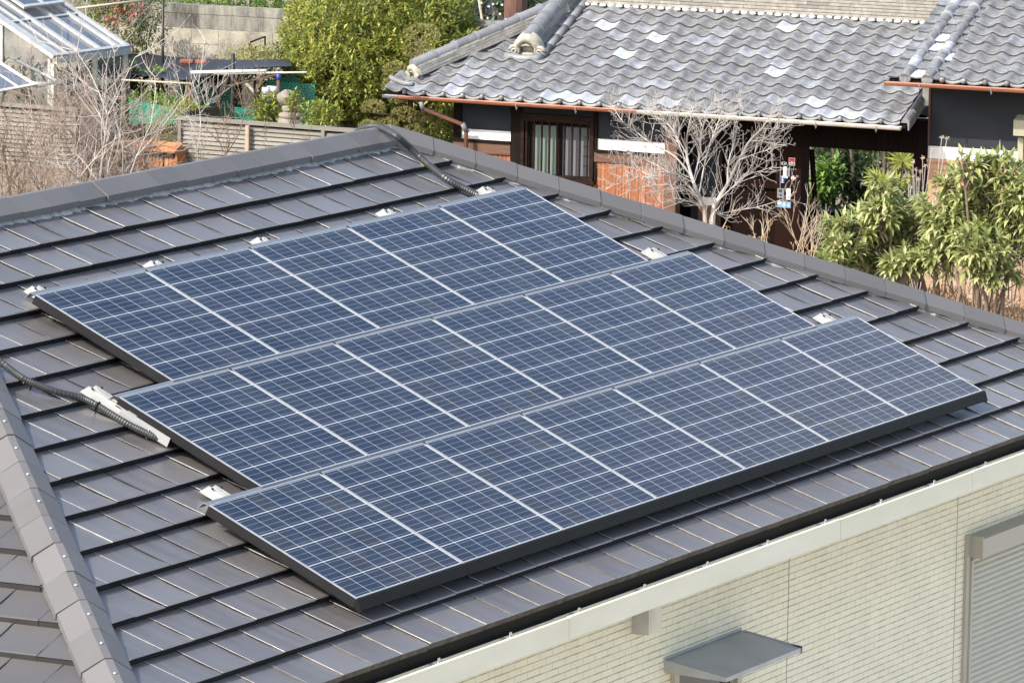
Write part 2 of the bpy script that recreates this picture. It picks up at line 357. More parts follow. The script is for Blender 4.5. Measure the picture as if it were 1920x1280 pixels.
for px in (1478.5, 1791):
    mb = MB(); q = wallp(px, 1100, wY); mb.box((q.x-.0035, wY-.003, 0), (q.x+.0035, wY-.0005, zt2)); mb.build("siding_seam", [M['seam']], house)
# roller shutter window
win = MB(); fw_ = .052
win.box((sx0, wY-.022, sz0), (sx0+.055, wY-.001, sz1)); win.box((sx1-.055, wY-.022, sz0), (sx1, wY-.001, sz1)); win.box((sx0+.0555, wY-.022, sz0-.05), (sx1-.0555, wY-.001, sz0))
win.box((sx0+.0555, wY-.034, sz0), (sx0+.088, wY+.03, sz1-.17)); win.box((sx1-.088, wY-.034, sz0), (sx1-.0555, wY+.03, sz1-.17))
wn_ = win.build("shutter_frame", [M['taupe']], house); wn_['label'] = "taupe metal window frame with roller shutter"
bx = MB(); c0 = sx0+.048; c1 = sx1-.048
bx.box((c0, wY-.110, sz1-.150), (c0+.012, wY-.0225, sz1-.006)); bx.box((c1-.012, wY-.110, sz1-.150), (c1, wY-.0225, sz1-.006))
bx.prism([(0,0),(.098,-.018),(.098,-.105),(.094,-.107),(.094,-.148),(0,-.148)], Vector((c0+.0125,wY-.0125,sz1-.004)), Vector((c1-.0125,wY-.0125,sz1-.004)), Vector((0,-1,0)), Vector((0,0,1)))
bx.build("shutter_box", [M['taupe']], wn_)
sh = MB(); z = sz1-.17; p_ = .0385
while z > sz0:
    prof = [(0,0),(.010,-.006),(.014,-p_*.35),(.011,-p_*.75),(.002,-p_*.86),(0,-p_*.98)]
    sh.prism(prof, Vector((sx0+.0885,wY+.012,z)), Vector((sx1-.0885,wY+.012,z)), Vector((0,-1,0)), Vector((0,0,1)), random.random()); z -= p_
sh.build("roller_shutter", [M['slat']], wn_)
# small window below the canopy
sw = MB(); sw.box((wx0-.04,wY-.03,wz0-.04),(wx0+.02,wY-.001,wz1+.02)); sw.box((wx1-.02,wY-.03,wz0-.04),(wx1+.04,wY-.001,wz1+.02)); sw.box((wx0+.0205,wY-.03,wz1-.02),(wx1-.0205,wY-.001,wz1+.02)); sw.box((wx0+.0205,wY-.03,wz0-.04),(wx1-.0205,wY-.001,wz0))
swo = sw.build("window_frame", [M['taupe']], house)
M['dark_glass'] = mat('dark_glass', (.02,.022,.024), rough=.05, spec=.6)
gl = MB(); gl.box((wx0,wY+.03,wz0),(wx1,wY+.036,wz1)); gl.build("window_pane", [M['dark_glass']], swo)
# canopy
cn = MB(); d_ = .405; zl = aw0.z; th = .032
A = [(aw0.x, wY-.001, zl), (aw1.x, wY-.001, zl), (aw1.x, wY-d_, zl-.062), (aw0.x, wY-d_, zl-.062)]
cn.add([A[0],A[1],A[2],A[3],(A[0][0],A[0][1],zl-.075),(A[1][0],A[1][1],zl-.075),(A[2][0],A[2][1],zl-.088),(A[3][0],A[3][1],zl-.088)],
       [(0,3,2,1),(4,5,6,7),(0,4,7,3),(1,2,6,5),(3,7,6,2),(0,1,5,4)])
cn.box((aw0.x-.008,wY-.010,zl+.001),(aw1.x+.006,wY-.0012,zl+.014)); cn.box((aw1.x+.0005,wY-d_-.004,zl-.09),(aw1.x+.008,wY-.02,zl-.05))
cn.add([(aw1.x+.0005,wY-.02,zl+.004),(aw1.x+.008,wY-.02,zl+.004),(aw1.x+.008,wY-d_-.006,zl-.054),(aw1.x+.0005,wY-d_-.006,zl-.054),(aw1.x+.0005,wY-.02,zl-.03),(aw1.x+.008,wY-.02,zl-.03),(aw1.x+.008,wY-d_-.006,zl-.094),(aw1.x+.0005,wY-d_-.006,zl-.094)],[(0,1,2,3),(4,7,6,5),(0,3,7,4),(1,5,6,2),(3,2,6,7),(0,4,5,1)])
can = cn.build("window_canopy", [M['awning']], house); can['label'] = "grey metal canopy over the small window"
# round vent hood under the gutter
vp = wallp(1196,1160,wY); vh = MB()
vc = Vector((vp.x+.02, wY, vp.z+.03)); K = 14
ring = [(.085*math.cos(math.pi*i/K), .075+.055*math.sin(math.pi*i/K)) for i in range(K+1)]
prof = [(.085,0)]+ring+[(-.085,0)]
vh.prism(prof, vc-Vector((0,0,.095)), vc+Vector((0,0,.085)), Vector((1,0,0)), Vector((0,-1,0)))
vho = vh.build("vent_hood", [M['vent']], house)
vg = MB(); vg.box((vc.x-.098, wY-.11, vc.z-.10), (vc.x-.088, wY-.001, vc.z+.06)); vg.box((vc.x-.0875, wY-.06, vc.z-.105), (vc.x+.06, wY-.001, vc.z-.097))
vg.build("vent_bracket", [M['steel']], vho)
def unw(x, y, w):      # pixel onto the plane w below the panel plane
    n = RM @ Vector((0,0,1)); p0 = RP(0,0,w); d = ray(x, y); return CAM+d*((p0-CAM).dot(n)/d.dot(n))
# ================================================================== SOLAR PANELS
PW_, PH_, GU, GV = 1.165, .990, .0121, .0231
OFF = [0.0, -.5967, -1.1829]; CNT = [5, 6, 7]
RM = Matrix(((1,0,0),(0,CPT,-SPT),(0,SPT,CPT)))       # panel axes: x along eave, y up the slope, z out of the roof
def roofM(u, v, w=0.0):
    m = RM.to_4x4(); m.translation = RP(u, v, w); return m
def cell_mat():
    m = bpy.data.materials.new("solar_cells"); m.use_nodes = True; nt = m.node_tree; N = nt.nodes; Lk = nt.links; b = N["Principled BSDF"]
    tc = N.new("ShaderNodeTexCoord"); sp = N.new("ShaderNodeSeparateXYZ"); Lk.new(tc.outputs['Object'], sp.inputs[0])
    def mth(op, a, b_=None, c=None):
        n = N.new("ShaderNodeMath"); n.operation = op
        for i, x in enumerate((a, b_, c)):
            if x is None: continue
            if isinstance(x, (int, float)): n.inputs[i].default_value = x
            else: Lk.new(x, n.inputs[i])
        return n.outputs[0]
    PX, PY = .1634, .1618; mx, my = (PW_-7*PX)/2, (PH_-6*PY)/2
    cx = mth('DIVIDE', mth('SUBTRACT', sp.outputs[0], mx), PX); cy = mth('DIVIDE', mth('SUBTRACT', sp.outputs[1], my), PY)
    ix, iy = mth('FLOOR', cx), mth('FLOOR', cy); fx, fy = mth('FRACT', cx), mth('FRACT', cy)
    ax = mth('ABSOLUTE', mth('SUBTRACT', fx, .5)); ay = mth('ABSOLUTE', mth('SUBTRACT', fy, .5))
    gap = mth('MAXIMUM', mth('GREATER_THAN', ax, .5-.0115), mth('GREATER_THAN', ay, .5-.0165))
    corner = mth('GREATER_THAN', mth('ADD', ax, ay), .955)
    outx = mth('MAXIMUM', mth('LESS_THAN', cx, 0.005), mth('GREATER_THAN', cx, 6.995)); outy = mth('MAXIMUM', mth('LESS_THAN', cy, .005), mth('GREATER_THAN', cy, 5.995))
    gap = mth('MAXIMUM', mth('MAXIMUM', gap, corner), mth('MAXIMUM', outx, outy))
    bb = mth('ABSOLUTE', mth('SUBTRACT', mth('FRACT', mth('ADD', mth('MULTIPLY', fy, 4.0), 0.0)), .5)); bus = mth('LESS_THAN', bb, .034)
    oi = N.new("ShaderNodeObjectInfo"); cb = N.new("ShaderNodeCombineXYZ"); Lk.new(ix, cb.inputs[0]); Lk.new(iy, cb.inputs[1]); Lk.new(mth('MULTIPLY', oi.outputs['Random'], 57.0), cb.inputs[2])
    wn2 = N.new("ShaderNodeTexWhiteNoise"); wn2.noise_dimensions = '3D'; Lk.new(cb.outputs[0], wn2.inputs[0])
    cell = N.new("ShaderNodeValToRGB"); e = cell.color_ramp.elements; e[0].color = (.016,.026,.049,1); e[1].color = (.032,.033,.042,1); e[1].position = 1
    e2 = cell.color_ramp.elements.new(.5); e2.color = (.018,.030,.058,1); e3 = cell.color_ramp.elements.new(.82); e3.color = (.024,.032,.052,1)
    pr = mth('ADD', mth('MULTIPLY', wn2.outputs[0], .75), mth('MULTIPLY', oi.outputs['Random'], .25)); Lk.new(pr, cell.inputs[0])
    nz = N.new("ShaderNodeTexNoise"); nz.inputs['Scale'].default_value = 7; nz.inputs['Detail'].default_value = 6; Lk.new(tc.outputs['Object'], nz.inputs[0])
    mm = N.new("ShaderNodeMixRGB"); mm.blend_type = 'MULTIPLY'; mm.inputs[0].default_value = .35; Lk.new(cell.outputs[0], mm.inputs[1]); Lk.new(nz.outputs[0], mm.inputs[2])
    m1 = N.new("ShaderNodeMixRGB"); Lk.new(bus, m1.inputs[0]); Lk.new(mm.outputs[0], m1.inputs[1]); m1.inputs[2].default_value = (.15,.185,.24,1)
    m2 = N.new("ShaderNodeMixRGB"); Lk.new(gap, m2.inputs[0]); Lk.new(m1.outputs[0], m2.inputs[1]); m2.inputs[2].default_value = (.52,.55,.56,1)
    # thin dust and dried water marks
    n3 = N.new("ShaderNodeTexNoise"); n3.inputs['Scale'].default_value = 2.2; n3.inputs['Detail'].default_value = 8; n3.inputs['Roughness'].default_value = .7; Lk.new(tc.outputs['Object'], n3.inputs[0])
    dm = N.new("ShaderNodeMapRange"); dm.inputs[1].default_value = .45; dm.inputs[2].default_value = .8; dm.inputs[3].default_value = 0.005; dm.inputs[4].default_value = .085; Lk.new(n3.outputs[0], dm.inputs[0])
    m3 = N.new("ShaderNodeMixRGB"); Lk.new(dm.outputs[0], m3.inputs[0]); Lk.new(m2.outputs[0], m3.inputs[1]); m3.inputs[2].default_value = (.42,.43,.42,1)
    Lk.new(m3.outputs[0], b.inputs['Base Color']); b.inputs['Roughness'].default_value = .16; b.inputs['Specular IOR Level'].default_value = .075
    rr = N.new("ShaderNodeMapRange"); rr.inputs[3].default_value = .12; rr.inputs[4].default_value = .26; Lk.new(n3.outputs[0], rr.inputs[0]); Lk.new(rr.outputs[0], b.inputs['Roughness'])
    return m
M['cells'] = cell_mat()
def make_panel():
    root = empty("solar_panel", "", "solar panel")
    g = MB(); g.box((.008,.008,-.030),(PW_-.008,PH_-.008,-.0035)); g.build("cell_sheet", [M['cells']], root)
    f = MB(); t = .0065
    f.box((0,0,-.046),(PW_,t,0)); f.box((0,PH_-t,-.046),(PW_,PH_,0)); f.box((0,t,-.046),(t,PH_-t,-.0005)); f.box((PW_-t,t,-.046),(PW_,PH_-t,-.0005))
    f.build("frame", [M['frame']], root)
    return root
proto = make_panel()
WORD = ["first", "second", "third", "fourth", "fifth", "sixth", "seventh"]
ROWN = ["top", "middle", "bottom"]
for r in range(3):
    for i in range(CNT[r]):
        if r == 0 and i == 0: o = proto
        else:
            o = proto.copy(); COL.objects.link(o)
            for ch in proto.children: c = ch.copy(); COL.objects.link(c); c.parent = o
        v1 = r*(PH_+GV)+PH_; o.matrix_world = roofM(OFF[r]+i*(PW_+GU), v1, 0)
        pos = "leftmost" if i == 0 else ("rightmost" if i == CNT[r]-1 else WORD[i]+" from the left")
        tag(o, "blue gridded solar panel, %s in the %s row on the dark roof" % (pos, ROWN[r]), "solar panel", "solar panels on the roof")
# channel between neighbouring panels, closing strips above each row
def strip(name, label, lo, hi, m, group, r=0):
    mb = MB(); mb.box(lo, hi); o = mb.build(name, [m]); o.matrix_world = roofM(0,0,0); return tag(o, label, "cover strip", group)
for r in range(3):
    mb = MB(); v0 = r*(PH_+GV); u0, u1 = OFF[r], OFF[r]+CNT[r]*(PW_+GU)-GU
    # local y is up the slope = -v
    def sl(a, b):      # sloped closing plate folded down towards the roof
        t0 = .007
        mb.add([(a,-v0+.001,-.002),(b,-v0+.001,-.002),(b,-v0+.034,-.006),(a,-v0+.034,-.006),(b,-v0+.055,-.050),(a,-v0+.055,-.050)], [(0,1,2,3),(3,2,4,5)])
        mb.add([(a,-v0+.001,-.006),(b,-v0+.001,-.006),(b,-v0+.031,-.010),(a,-v0+.031,-.010),(b,-v0+.051,-.050),(a,-v0+.051,-.050)], [(3,2,1,0),(5,4,2,3)])
        for q in (a, b):
            mb.add([(q,-v0+.001,-.002),(q,-v0+.034,-.006),(q,-v0+.055,-.050),(q,-v0+.051,-.050),(q,-v0+.031,-.010),(q,-v0+.001,-.006)], [(0,1,2,3,4,5)])
    if r == 0: sl(u0-.012, u1)
    else:
        p0, p1 = OFF[r-1]-.014, OFF[r-1]+CNT[r-1]*(PW_+GU)-GU+.004
        sl(u0-.012, p0-.002); sl(p1+.002, u1)
        mb.box((p0,-v0+.0015,-.012),(p1,-v0+.0075,-.0015)); mb.box((p0,-v0+.0076,-.014),(p1,-v0+.0150,-.006)); mb.box((p0,-v0+.0151,-.012),(p1,-v0+GV-.002,-.003))
    o = mb.build("cover_strip", [M['strip']]); o.matrix_world = roofM(0,0,0)
    tag(o, ["grey metal strip along the upper edge of the top panel row", "grey metal strip between the top and middle panel rows", "grey metal strip between the middle and bottom panel rows"][r], "cover strip", "metal strips along the panel rows")
    # channel bars between panels
    for i in range(1, CNT[r]):
        cb_ = MB(); u = OFF[r]+i*(PW_+GU)-GU/2
        cb_.box((u-.0052,-v0-PH_+.001,-.020),(u+.0052,-v0-.001,-.007)); cb_.box((u-.004,-v0-.012,-.0069),(u+.004,-v0+.004,.004))
        c = cb_.build("channel_bar", [M['side_board']], o)
        c.matrix_parent_inverse = Matrix.Identity(4)
# dark boards: front board pieces, left side boards
vb = 2*(PH_+GV)+PH_; FB = []
for i in range(7):
    a = OFF[2]+i*(PW_+GU)-(.012 if i == 0 else GU/2)+.0015; b = OFF[2]+(i+1)*(PW_+GU)-GU/2-.0015+(.006 if i == 6 else 0)
    mb = MB(); y = -vb
    P = [(y-.002,-.001),(y-.012,-.001),(y-.052,-.046),(y-.050,-.052),(y-.046,-.052),(y-.012,-.012),(y-.002,-.012)]
    mb.prism([(p[0],p[1]) for p in P], Vector((a,0,0)), Vector((b,0,0)), Vector((0,1,0)), Vector((0,0,1)))
    if i in (0, 6):
        x_ = a-.004 if i == 0 else b
        mb.add([(x_,y-.004,0),(x_,y-.012,0),(x_,y-.054,-.047),(x_,y-.050,-.066),(x_,y-.004,-.050),(x_+.004,y-.004,0),(x_+.004,y-.012,0),(x_+.004,y-.054,-.047),(x_+.004,y-.050,-.066),(x_+.004,y-.004,-.050)],
               [(0,1,2,3,4),(9,8,7,6,5),(0,5,6,1),(1,6,7,2),(2,7,8,3),(3,8,9,4)])
    o = mb.build("front_board", [M['black']]); o.matrix_world = roofM(0,0,0); FB.append(o)
    tag(o, "black edge board along the eave side, below the %s panel of the bottom row" % (["leftmost","second","third","fourth","fifth","sixth","rightmost"][i]), "edge board", "black edge boards under the panels")
for r in range(3):
    v0 = r*(PH_+GV); mb = MB(); u = OFF[r]
    mb.box((u-.010,-v0-PH_-.002,-.054),(u-.003,-v0-.002,-.003)); mb.box((u-.013,-v0-PH_-.002,-.056),(u-.0105,-v0-.002,-.050)); mb.box((u-.0115,-v0-PH_-.002,-.003),(u-.002,-v0-.002,.0005),mi=1)
    o = mb.build("side_board", [M['side_board'], M['frame']]); o.matrix_world = roofM(0,0,0)
    tag(o, "dark grey side board on the left end of the %s panel row" % ROWN[r], "edge board", "side boards of the panel rows")
# white rail ends and front feet
def rail(px, py, L, label, out=.13, wid=.088):
    q = unw(px, py, .072); u = q.x; v = -(q.y-.072*SPT)/CPT; out /= 2
    mb = MB()
    for (x, h, tt) in ((-wid/2, .050, 0), (wid/2-.004, .042, .3)):
        mb.add([(x,0,0),(x+.004,0,0),(x+.004,L,0),(x,L,0),(x,0,h),(x+.004,0,h),(x+.004,L-.035,h),(x,L-.035,h)],[(0,3,2,1),(4,5,6,7),(0,1,5,4),(1,2,6,5),(2,3,7,6),(3,0,4,7)])
        sgn = 1 if x < 0 else -1
        mb.box((x if x < 0 else x-.009, 0, h+.0005),(x+.013 if x < 0 else x+.004, L-.035, h+.004))
        mb.tube([(x+.009*sgn*-1+.002, L-.07, h+.004),(x+.009*sgn*-1+.002, L-.07, h+.012)], .007, 6, .5, 1)
    mb.box((-wid/2+.0045,0,.001),(wid/2-.0045,L,.005),mi=1)
    o = mb.build("mounting_rail", [M['white_metal'], M['side_board']]); o.matrix_world = roofM(u, v+L-out, .098)
    return tag(o, label, "mounting rail", "white rail ends of the panel mounts")
rail(67, 545, .22, "short white rail end at the left end of the top panel row", .10)
rail(287, 496, .22, "white rail end above the seam of the first and second top panels", .085)
rail(487, 452, .22, "white rail end above the third panel of the top row", .085)
rail(722, 399, .22, "white rail end above the fourth panel of the top row", .085)
rail(908, 357, .22, "white rail end beside the conduit at the fifth top panel", .085)
rail(187, 741, .34, "long white rail end beside the cable left of the middle row", .20)
rail(1229, 477, .22, "white rail end right of the top row's lower corner", .17)
rail(405, 924, .22, "white rail end at the left end of the bottom row", .15)
rail(1546, 597, .22, "white rail end right of the middle row's lower corner", .13)
bp_ = MB(); bp_.box((-.002,0,0),(.002,.34,.055)); bp_.box((-.0019,.24,.0555),(.05,.30,.058)); o = bp_.build("rail_plate", [flat_mat('plate_grey', (.30,.31,.31))]); o.matrix_world = roofM(-.618, 1.40, .095)
tag(o, "bare steel plate showing under the left end of the middle row", "plate")
for n, u in enumerate([-1.0, .06, .98, 1.62, 2.28, 3.06, 4.4, 5.6, 6.85]):
    ft = MB(); ft.add([(-.035,0,0),(.035,0,0),(.022,0,-.034),(-.022,0,-.034),(-.035,.05,0),(.035,.05,0),(.022,.05,-.034),(-.022,.05,-.034)],[(0,1,2,3),(4,7,6,5),(0,4,5,1),(3,2,6,7),(0,3,7,4),(1,5,6,2)])
    ft.v = [(x+u, y-vb-.012, z-.053) for x, y, z in ft.v]; ft.build("foot", [M['side_board']], FB[max(0, min(6, int((u-OFF[2])/(PW_+GU))))])
# ------------------------------------------------------------------ conduits
def smooth_path(P, n=10):
    out = []
    for i in range(len(P)-1):
        p0 = P[max(i-1,0)]; p1 = P[i]; p2 = P[i+1]; p3 = P[min(i+2,len(P)-1)]
        for k in range(n):
            t = k/n; out.append(.5*((2*p1)+(p2-p0)*t+(2*p0-5*p1+4*p2-p3)*t*t+(3*p1-p0-3*p2+p3)*t**3))
    out.append(P[-1]); return out
def conduit(name, label, P, r, tail=None):
    c = smooth_path(P, 14); pts = []; rr = []
    L = 0
    for i in range(len(c)-1):
        seg = (c[i+1]-c[i]).length; k = max(1, int(seg/.006))
        for j in range(k):
            pts.append(c[i].lerp(c[i+1], j/k)); rr.append(r*(1.0 if (len(pts) % 2) else .90))
    mb = MB(); mb.tube(pts, rr, 10); return tag(mb.build(name, [M['hose']], smooth=False), label, "conduit")
capz = RP(0,VR,.118).z+.112
rg = lambda x, y: unw(x, y, -.02)
P1 = [unw(895,366,.085), unw(868,352,.080), unw(838,336,.070), unw(802,308,.055), unw(770,278,.02), unw(742,254,-.05)]
def on_plane_y(x, y, Y): d = ray(x, y); return CAM+d*((Y-CAM.y)/d.y)
yr = RP(0,VR,0).y
P1 += [on_plane_y(712,238.5,yr+.02), on_plane_y(690,239,yr+.14), on_plane_y(672,246,yr+.25), on_plane_y(655,262,yr+.36)]
conduit("roof_conduit", "dark corrugated conduit bending over the ridge down to the top panel", P1, .0235)
P2 = [unw(-40,655,.03), unw(0,678,.055), unw(45,710,.072), unw(100,732,.078), unw(150,745,.075), unw(182,760,.075), unw(240,795,.082), unw(312,829,.088)]
cd2 = conduit("roof_conduit", "dark corrugated conduit lying across the left roof to the middle row", P2, .0205)
def tie(p, q, r, name, label, m, cat):
    mb = MB(); d = (q-p).normalized(); a = d.orthogonal().normalized(); b = d.cross(a)
    mb.tube([p+(a*math.cos(k*.5236)+b*math.sin(k*.5236))*r for k in range(13)], .0045, 5, cap=False)
    mb.tube([p+(a*math.cos(1.0)+b*math.sin(1.0))*r, p+(a*math.cos(1.0)+b*math.sin(1.0))*(r+.03)], .004, 5)
    return tag(mb.build(name, [m], smooth=True), label, cat)
tie(unw(278,811,.085), unw(290,817,.085), .024, "cable_tie", "white cable tie round the end of the left conduit", M['white_metal'], "cable tie")
tie(unw(62,716,.074), unw(75,722,.074), .025, "cable_tie", "dark wire tie round the conduit near the left edge", M['side_board'], "cable tie")
tie(unw(183,761,.076), unw(192,766,.076), .024, "cable_tie", "dark wire tie round the conduit beside the long white rail", M['side_board'], "cable tie")
def brass(x, y, w, label):
    mb = MB(); p = unw(x, y, w); rx = Vector((1,0,0)); ry = RM@Vector((0,1,0)); rz = RM@Vector((0,0,1)); rnd = random.Random(4)
    for k in range(4):
        c = p+rx*rnd.uniform(-.02,.02)+ry*rnd.uniform(-.015,.015)+rz*(.004+.006*k); q = rnd.random()*3
        mb.obox(c, (rx*math.cos(q)+ry*math.sin(q))*.022, (ry*math.cos(q)-rx*math.sin(q))*.008, rz*.003)
    return tag(mb.build("pipe_clamp", [M['clip']]), label, "clamp", "clamps of the conduits")
brass(41,713,.095,"brass coloured clamp under the conduit at the left edge")
brass(791,308,.085,"brass coloured clamp under the conduit near the ridge corner")
mb = MB(); mb.tube(smooth_path([unw(285,806,.075),unw(305,812,.075),unw(316,822,.08),unw(314,831,.088),unw(306,830,.09)],8), .0045, 6)
mb.tube(smooth_path([unw(285,808,.08),unw(300,815,.08),unw(309,823,.085),unw(309,829,.09),unw(305,831,.09)],8), .0045, 6)
tag(mb.build("cable", [M['wire']], smooth=True), "dark green wires looping out of the conduit end", "cable")
# ================================================================== GROUND
FH = Vector((FW.x, FW.y, 0)).normalized(); RH = Vector((FH.y, -FH.x, 0)); UPV = Vector((0,0,1))
def sst(x): x = max(0, min(1, x)); return x*x*(3-2*x)
def gz(p):      # terrain: the garden on the left lies on a terrace
    d = (p-Vector((CAM.x, CAM.y, 0))); s = d.dot(FH); t = d.dot(RH)
    return 1.65*sst((s-54)/6)*sst((-1.05-t)/.5) + .035*max(0, min(s,110)-72)*sst((-1.05-t)/.5)
mb = MB(); xs = []
SV = [-400,-120,-40,0,20,34,46,52,54,55,56,57,58,59,60,62,65,70,75,80,85,90,100,115,150,300,900]
TV = [-700,-200,-60,-30,-16,-10,-6,-4,-2.5,-1.8,-1.6,-1.5,-1.4,-1.3,-1.2,-1.1,-1.05,-.9,0,2,5,9,16,30,60,200,700]
base = Vector((CAM.x, CAM.y, 0)); vs = []
for s in SV:
    for t in TV:
        p = base+FH*s+RH*t; p.z = gz(p); vs.append(p)
nT = len(TV); mb.add(vs, [(i*nT+j, i*nT+j+1, (i+1)*nT+j+1, (i+1)*nT+j) for i in range(len(SV)-1) for j in range(nT-1)])
gr = mb.build("ground", [M['ground']]); gr['kind'] = 'structure'
mb = MB(); mb.add([(-45,-60,.004),(60,-60,.004),(60,wY-.002,.004),(-45,wY-.002,.004)],[(0,1,2,3)]); yd = mb.build("bounce_ground", [M['bounce_ground']]); yd['kind'] = 'structure'  # pale unseen ground sheet added to bounce light up onto the wall
# ================================================================== GATEHOUSE
class Frame:
    def __init__(s, O, yaw):      # yaw in degrees: how far the right end swings towards the camera
        a = R(yaw); s.O = O; s.e = RH*math.cos(a)-FH*math.sin(a); s.u = FH*math.cos(a)+RH*math.sin(a)
        s.rz = math.atan2(s.e.y, s.e.x)
    def P(s, x, y, z): return s.O+s.e*x+s.u*y+UPV*z
    def on(s, px, py, y=0.0):
        d = ray(px, py); k = (y-(CAM-s.O).dot(s.u))/d.dot(s.u); q = CAM+d*k-s.O; return Vector((q.dot(s.e), q.dot(s.u), q.z))
    def loc(s, p): q = p-s.O; return Vector((q.dot(s.e), q.dot(s.u), q.z))
def flat(p): return Vector((p.x, p.y, 0))
J = Frame(flat(cp(750,183,73)), 22)
M['jtile'] = mat('fired_roof_tile', (.208,.212,.218), (.112,.113,.113), rough=.48, scale=11, detail=10, amt=1.5, tint=(.48,.52,.58), bump=.2, bscale=60, spec=.4)
def break_tint(m, scale):      # the pale bloom on some tiles is patchy
    nt = m.node_tree; N = nt.nodes; at = [n for n in N if n.type == 'ATTRIBUTE'][0]; mx = at.outputs['Fac'].links[0].to_node
    nz = N.new("ShaderNodeTexNoise"); nz.inputs['Scale'].default_value = scale; nz.inputs['Detail'].default_value = 6; nz.inputs['Roughness'].default_value = .65
    tc = [n for n in N if n.type == 'TEX_COORD'][0]; nt.links.new(tc.outputs['Object'], nz.inputs[0])
    ad = N.new("ShaderNodeMath"); ad.operation = 'ADD'; nt.links.new(at.outputs['Fac'], ad.inputs[0]); nt.links.new(nz.outputs[0], ad.inputs[1])
    mr = N.new("ShaderNodeMapRange"); mr.inputs[1].default_value = .62; mr.inputs[2].default_value = 1.25; mr.inputs[4].default_value = .78; nt.links.new(ad.outputs[0], mr.inputs[0]); nt.links.new(mr.outputs[0], mx.inputs[0])
break_tint(M['jtile'], 9)
M['jtile_nose'] = mat('fired_tile_edge', (.10,.10,.095), (.06,.06,.055), rough=.6, scale=9)
M['jcap'] = mat('fired_ridge_tile', (.160,.163,.168), (.095,.096,.096), rough=.5, scale=10, detail=9, amt=1.5, tint=(.24,.25,.26), bump=.15, bscale=50)
M['noshi'] = mat('flat_ridge_tile', (.34,.315,.265), (.21,.195,.17), rough=.75, scale=12, amt=1.5, tint=(.17,.165,.155), bump=.3, bscale=50)
M['orn'] = mat('ornament_tile', (.44,.41,.33), (.24,.225,.18), rough=.7, scale=14, amt=1.4, bump=.3, bscale=70)
M['plaster_dark'] = mat('dark_plaster', (.040,.044,.052), (.031,.034,.040), rough=.95, scale=2.5, bump=.15, bscale=150, spec=.05)
M['plaster_white'] = mat('white_plaster', (.80,.79,.76), (.70,.69,.66), rough=.85, scale=3)
M['old_wood'] = mat('dark_timber', (.016,.011,.008), (.007,.005,.004), rough=.75, scale=4, stretch=(5,5,.6), bump=.3, bscale=20, spec=.08)
M['brown_wood'] = mat('brown_timber', (.15,.072,.042), (.085,.042,.027), rough=.7, scale=4, stretch=(.6,5,5), bump=.3, bscale=20)
M['wainscot'] = mat('cedar_boards', (.46,.175,.066), (.095,.030,.014), rough=.7, scale=2.6, stretch=(14,3,.45), detail=10, amt=1.5, tint=(.22,.07,.028), bump=.35, bscale=12)
M['copper'] = mat('brown_gutter', (.36,.145,.08), (.27,.10,.055), rough=.4, scale=3, stretch=(.6,3,3))
M['copper_old'] = mat('faded_gutter', (.62,.58,.50), (.48,.44,.38), rough=.5, scale=4)
M['pane_a'] = mat('frosted_pane', (.19,.24,.21), (.15,.20,.17), rough=.5, scale=2, spec=.15)
M['pane_b'] = mat('paper_pane', (.16,.17,.185), (.13,.14,.15), rough=.5, scale=2, spec=.15)
def jempty(name, label, cat, group=None): 
    return empty(name, label, cat, J.O, J.rz, group)
gate = jempty("gatehouse", "old gatehouse with a grey wave tiled roof, cedar boards and a dark open gate", "house")
JP = R(21.3); TJ = math.tan(JP)
def tiles(mb, xa, xb, rows, w, g, y0, z0, pitch, keep=None, seed=1, white=.12, xoff=0.0, mapf=None, first_white=False, swp=0):
    """S shaped pantiles: crest at the left of each tile, trough right of the middle"""
    rnd = random.Random(seed); cp_, sp_ = math.cos(pitch), math.sin(pitch)
    n = int(round((xb-xa)/w)); prof = [(0,.048),(.07,.050),(.16,.043),(.27,.026),(.40,.008),(.54,0),(.68,.004),(.82,.020),(.93,.040),(1.02,.048)]
    for r in range(rows):
        for i in range(n):
            X = xa+i*w+xoff; s0 = r*g
            if keep and not keep(X+w/2, y0+(s0+g*.5)*cp_): continue
            tt = rnd.random()*.12
            if rnd.random() < white: tt = rnd.choice([.16,.18,.2,.2,.22,.25,.28,.3,.34,.4,.7])
            if first_white and r == 0 and rnd.random() < .55: tt = rnd.uniform(.2,.75)
            if rnd.random() < .06: tt = 0
            dz = rnd.uniform(-.003,.003); dx = rnd.uniform(-.003,.003); tl = rnd.uniform(-.004,.004); dn_ = rnd.uniform(-.005,.005)
            vs = []; K = len(prof)
            for (sv, lift) in ((s0+g+.03, -.006), (s0+.02+dn_, .021), (s0+dn_, .018)):
                for (a, h) in prof:
                    H = h+lift+dz+tl*(a-.5); s_ = sv
                    p = (X+dx+a*w, y0+s_*cp_-H*sp_, z0+s_*sp_+H*cp_); vs.append(mapf(p) if mapf else p)
            for (a, h) in prof:
                H = h+.018+dz+tl*(a-.5)-.017; p = (X+dx+a*w, y0+(s0+dn_)*cp_-H*sp_, z0+(s0+dn_)*sp_+H*cp_); vs.append(mapf(p) if mapf else p)
            fs = [(q*K+k, (q+1)*K+k, (q+1)*K+k+1, q*K+k+1) for q in range(2) for k in range(K-1)]
            mb.add(vs, fs, tt, 0)
            b = len(mb.v)-4*K
            for k in range(K-1):
                mb.f.append([b+2*K+k, b+3*K+k, b+3*K+k+1, b+2*K+k+1]); mb.t.append(.5); mb.m.append(1)
WJ, GJ = .2625, .2475
def hipx(y): return -.14+(y-.35)*.73
def keepm(x, y): return x > hipx(y)-.02
mb = MB(); tiles(mb, -.22, 6.605, 11, WJ, GJ, .03, 2.47, JP, keepm, 11, .27, 0.0, None, True)
rfo = mb.build("tiled_roof", [M['jtile'], M['jtile_nose']], gate, smooth=False)
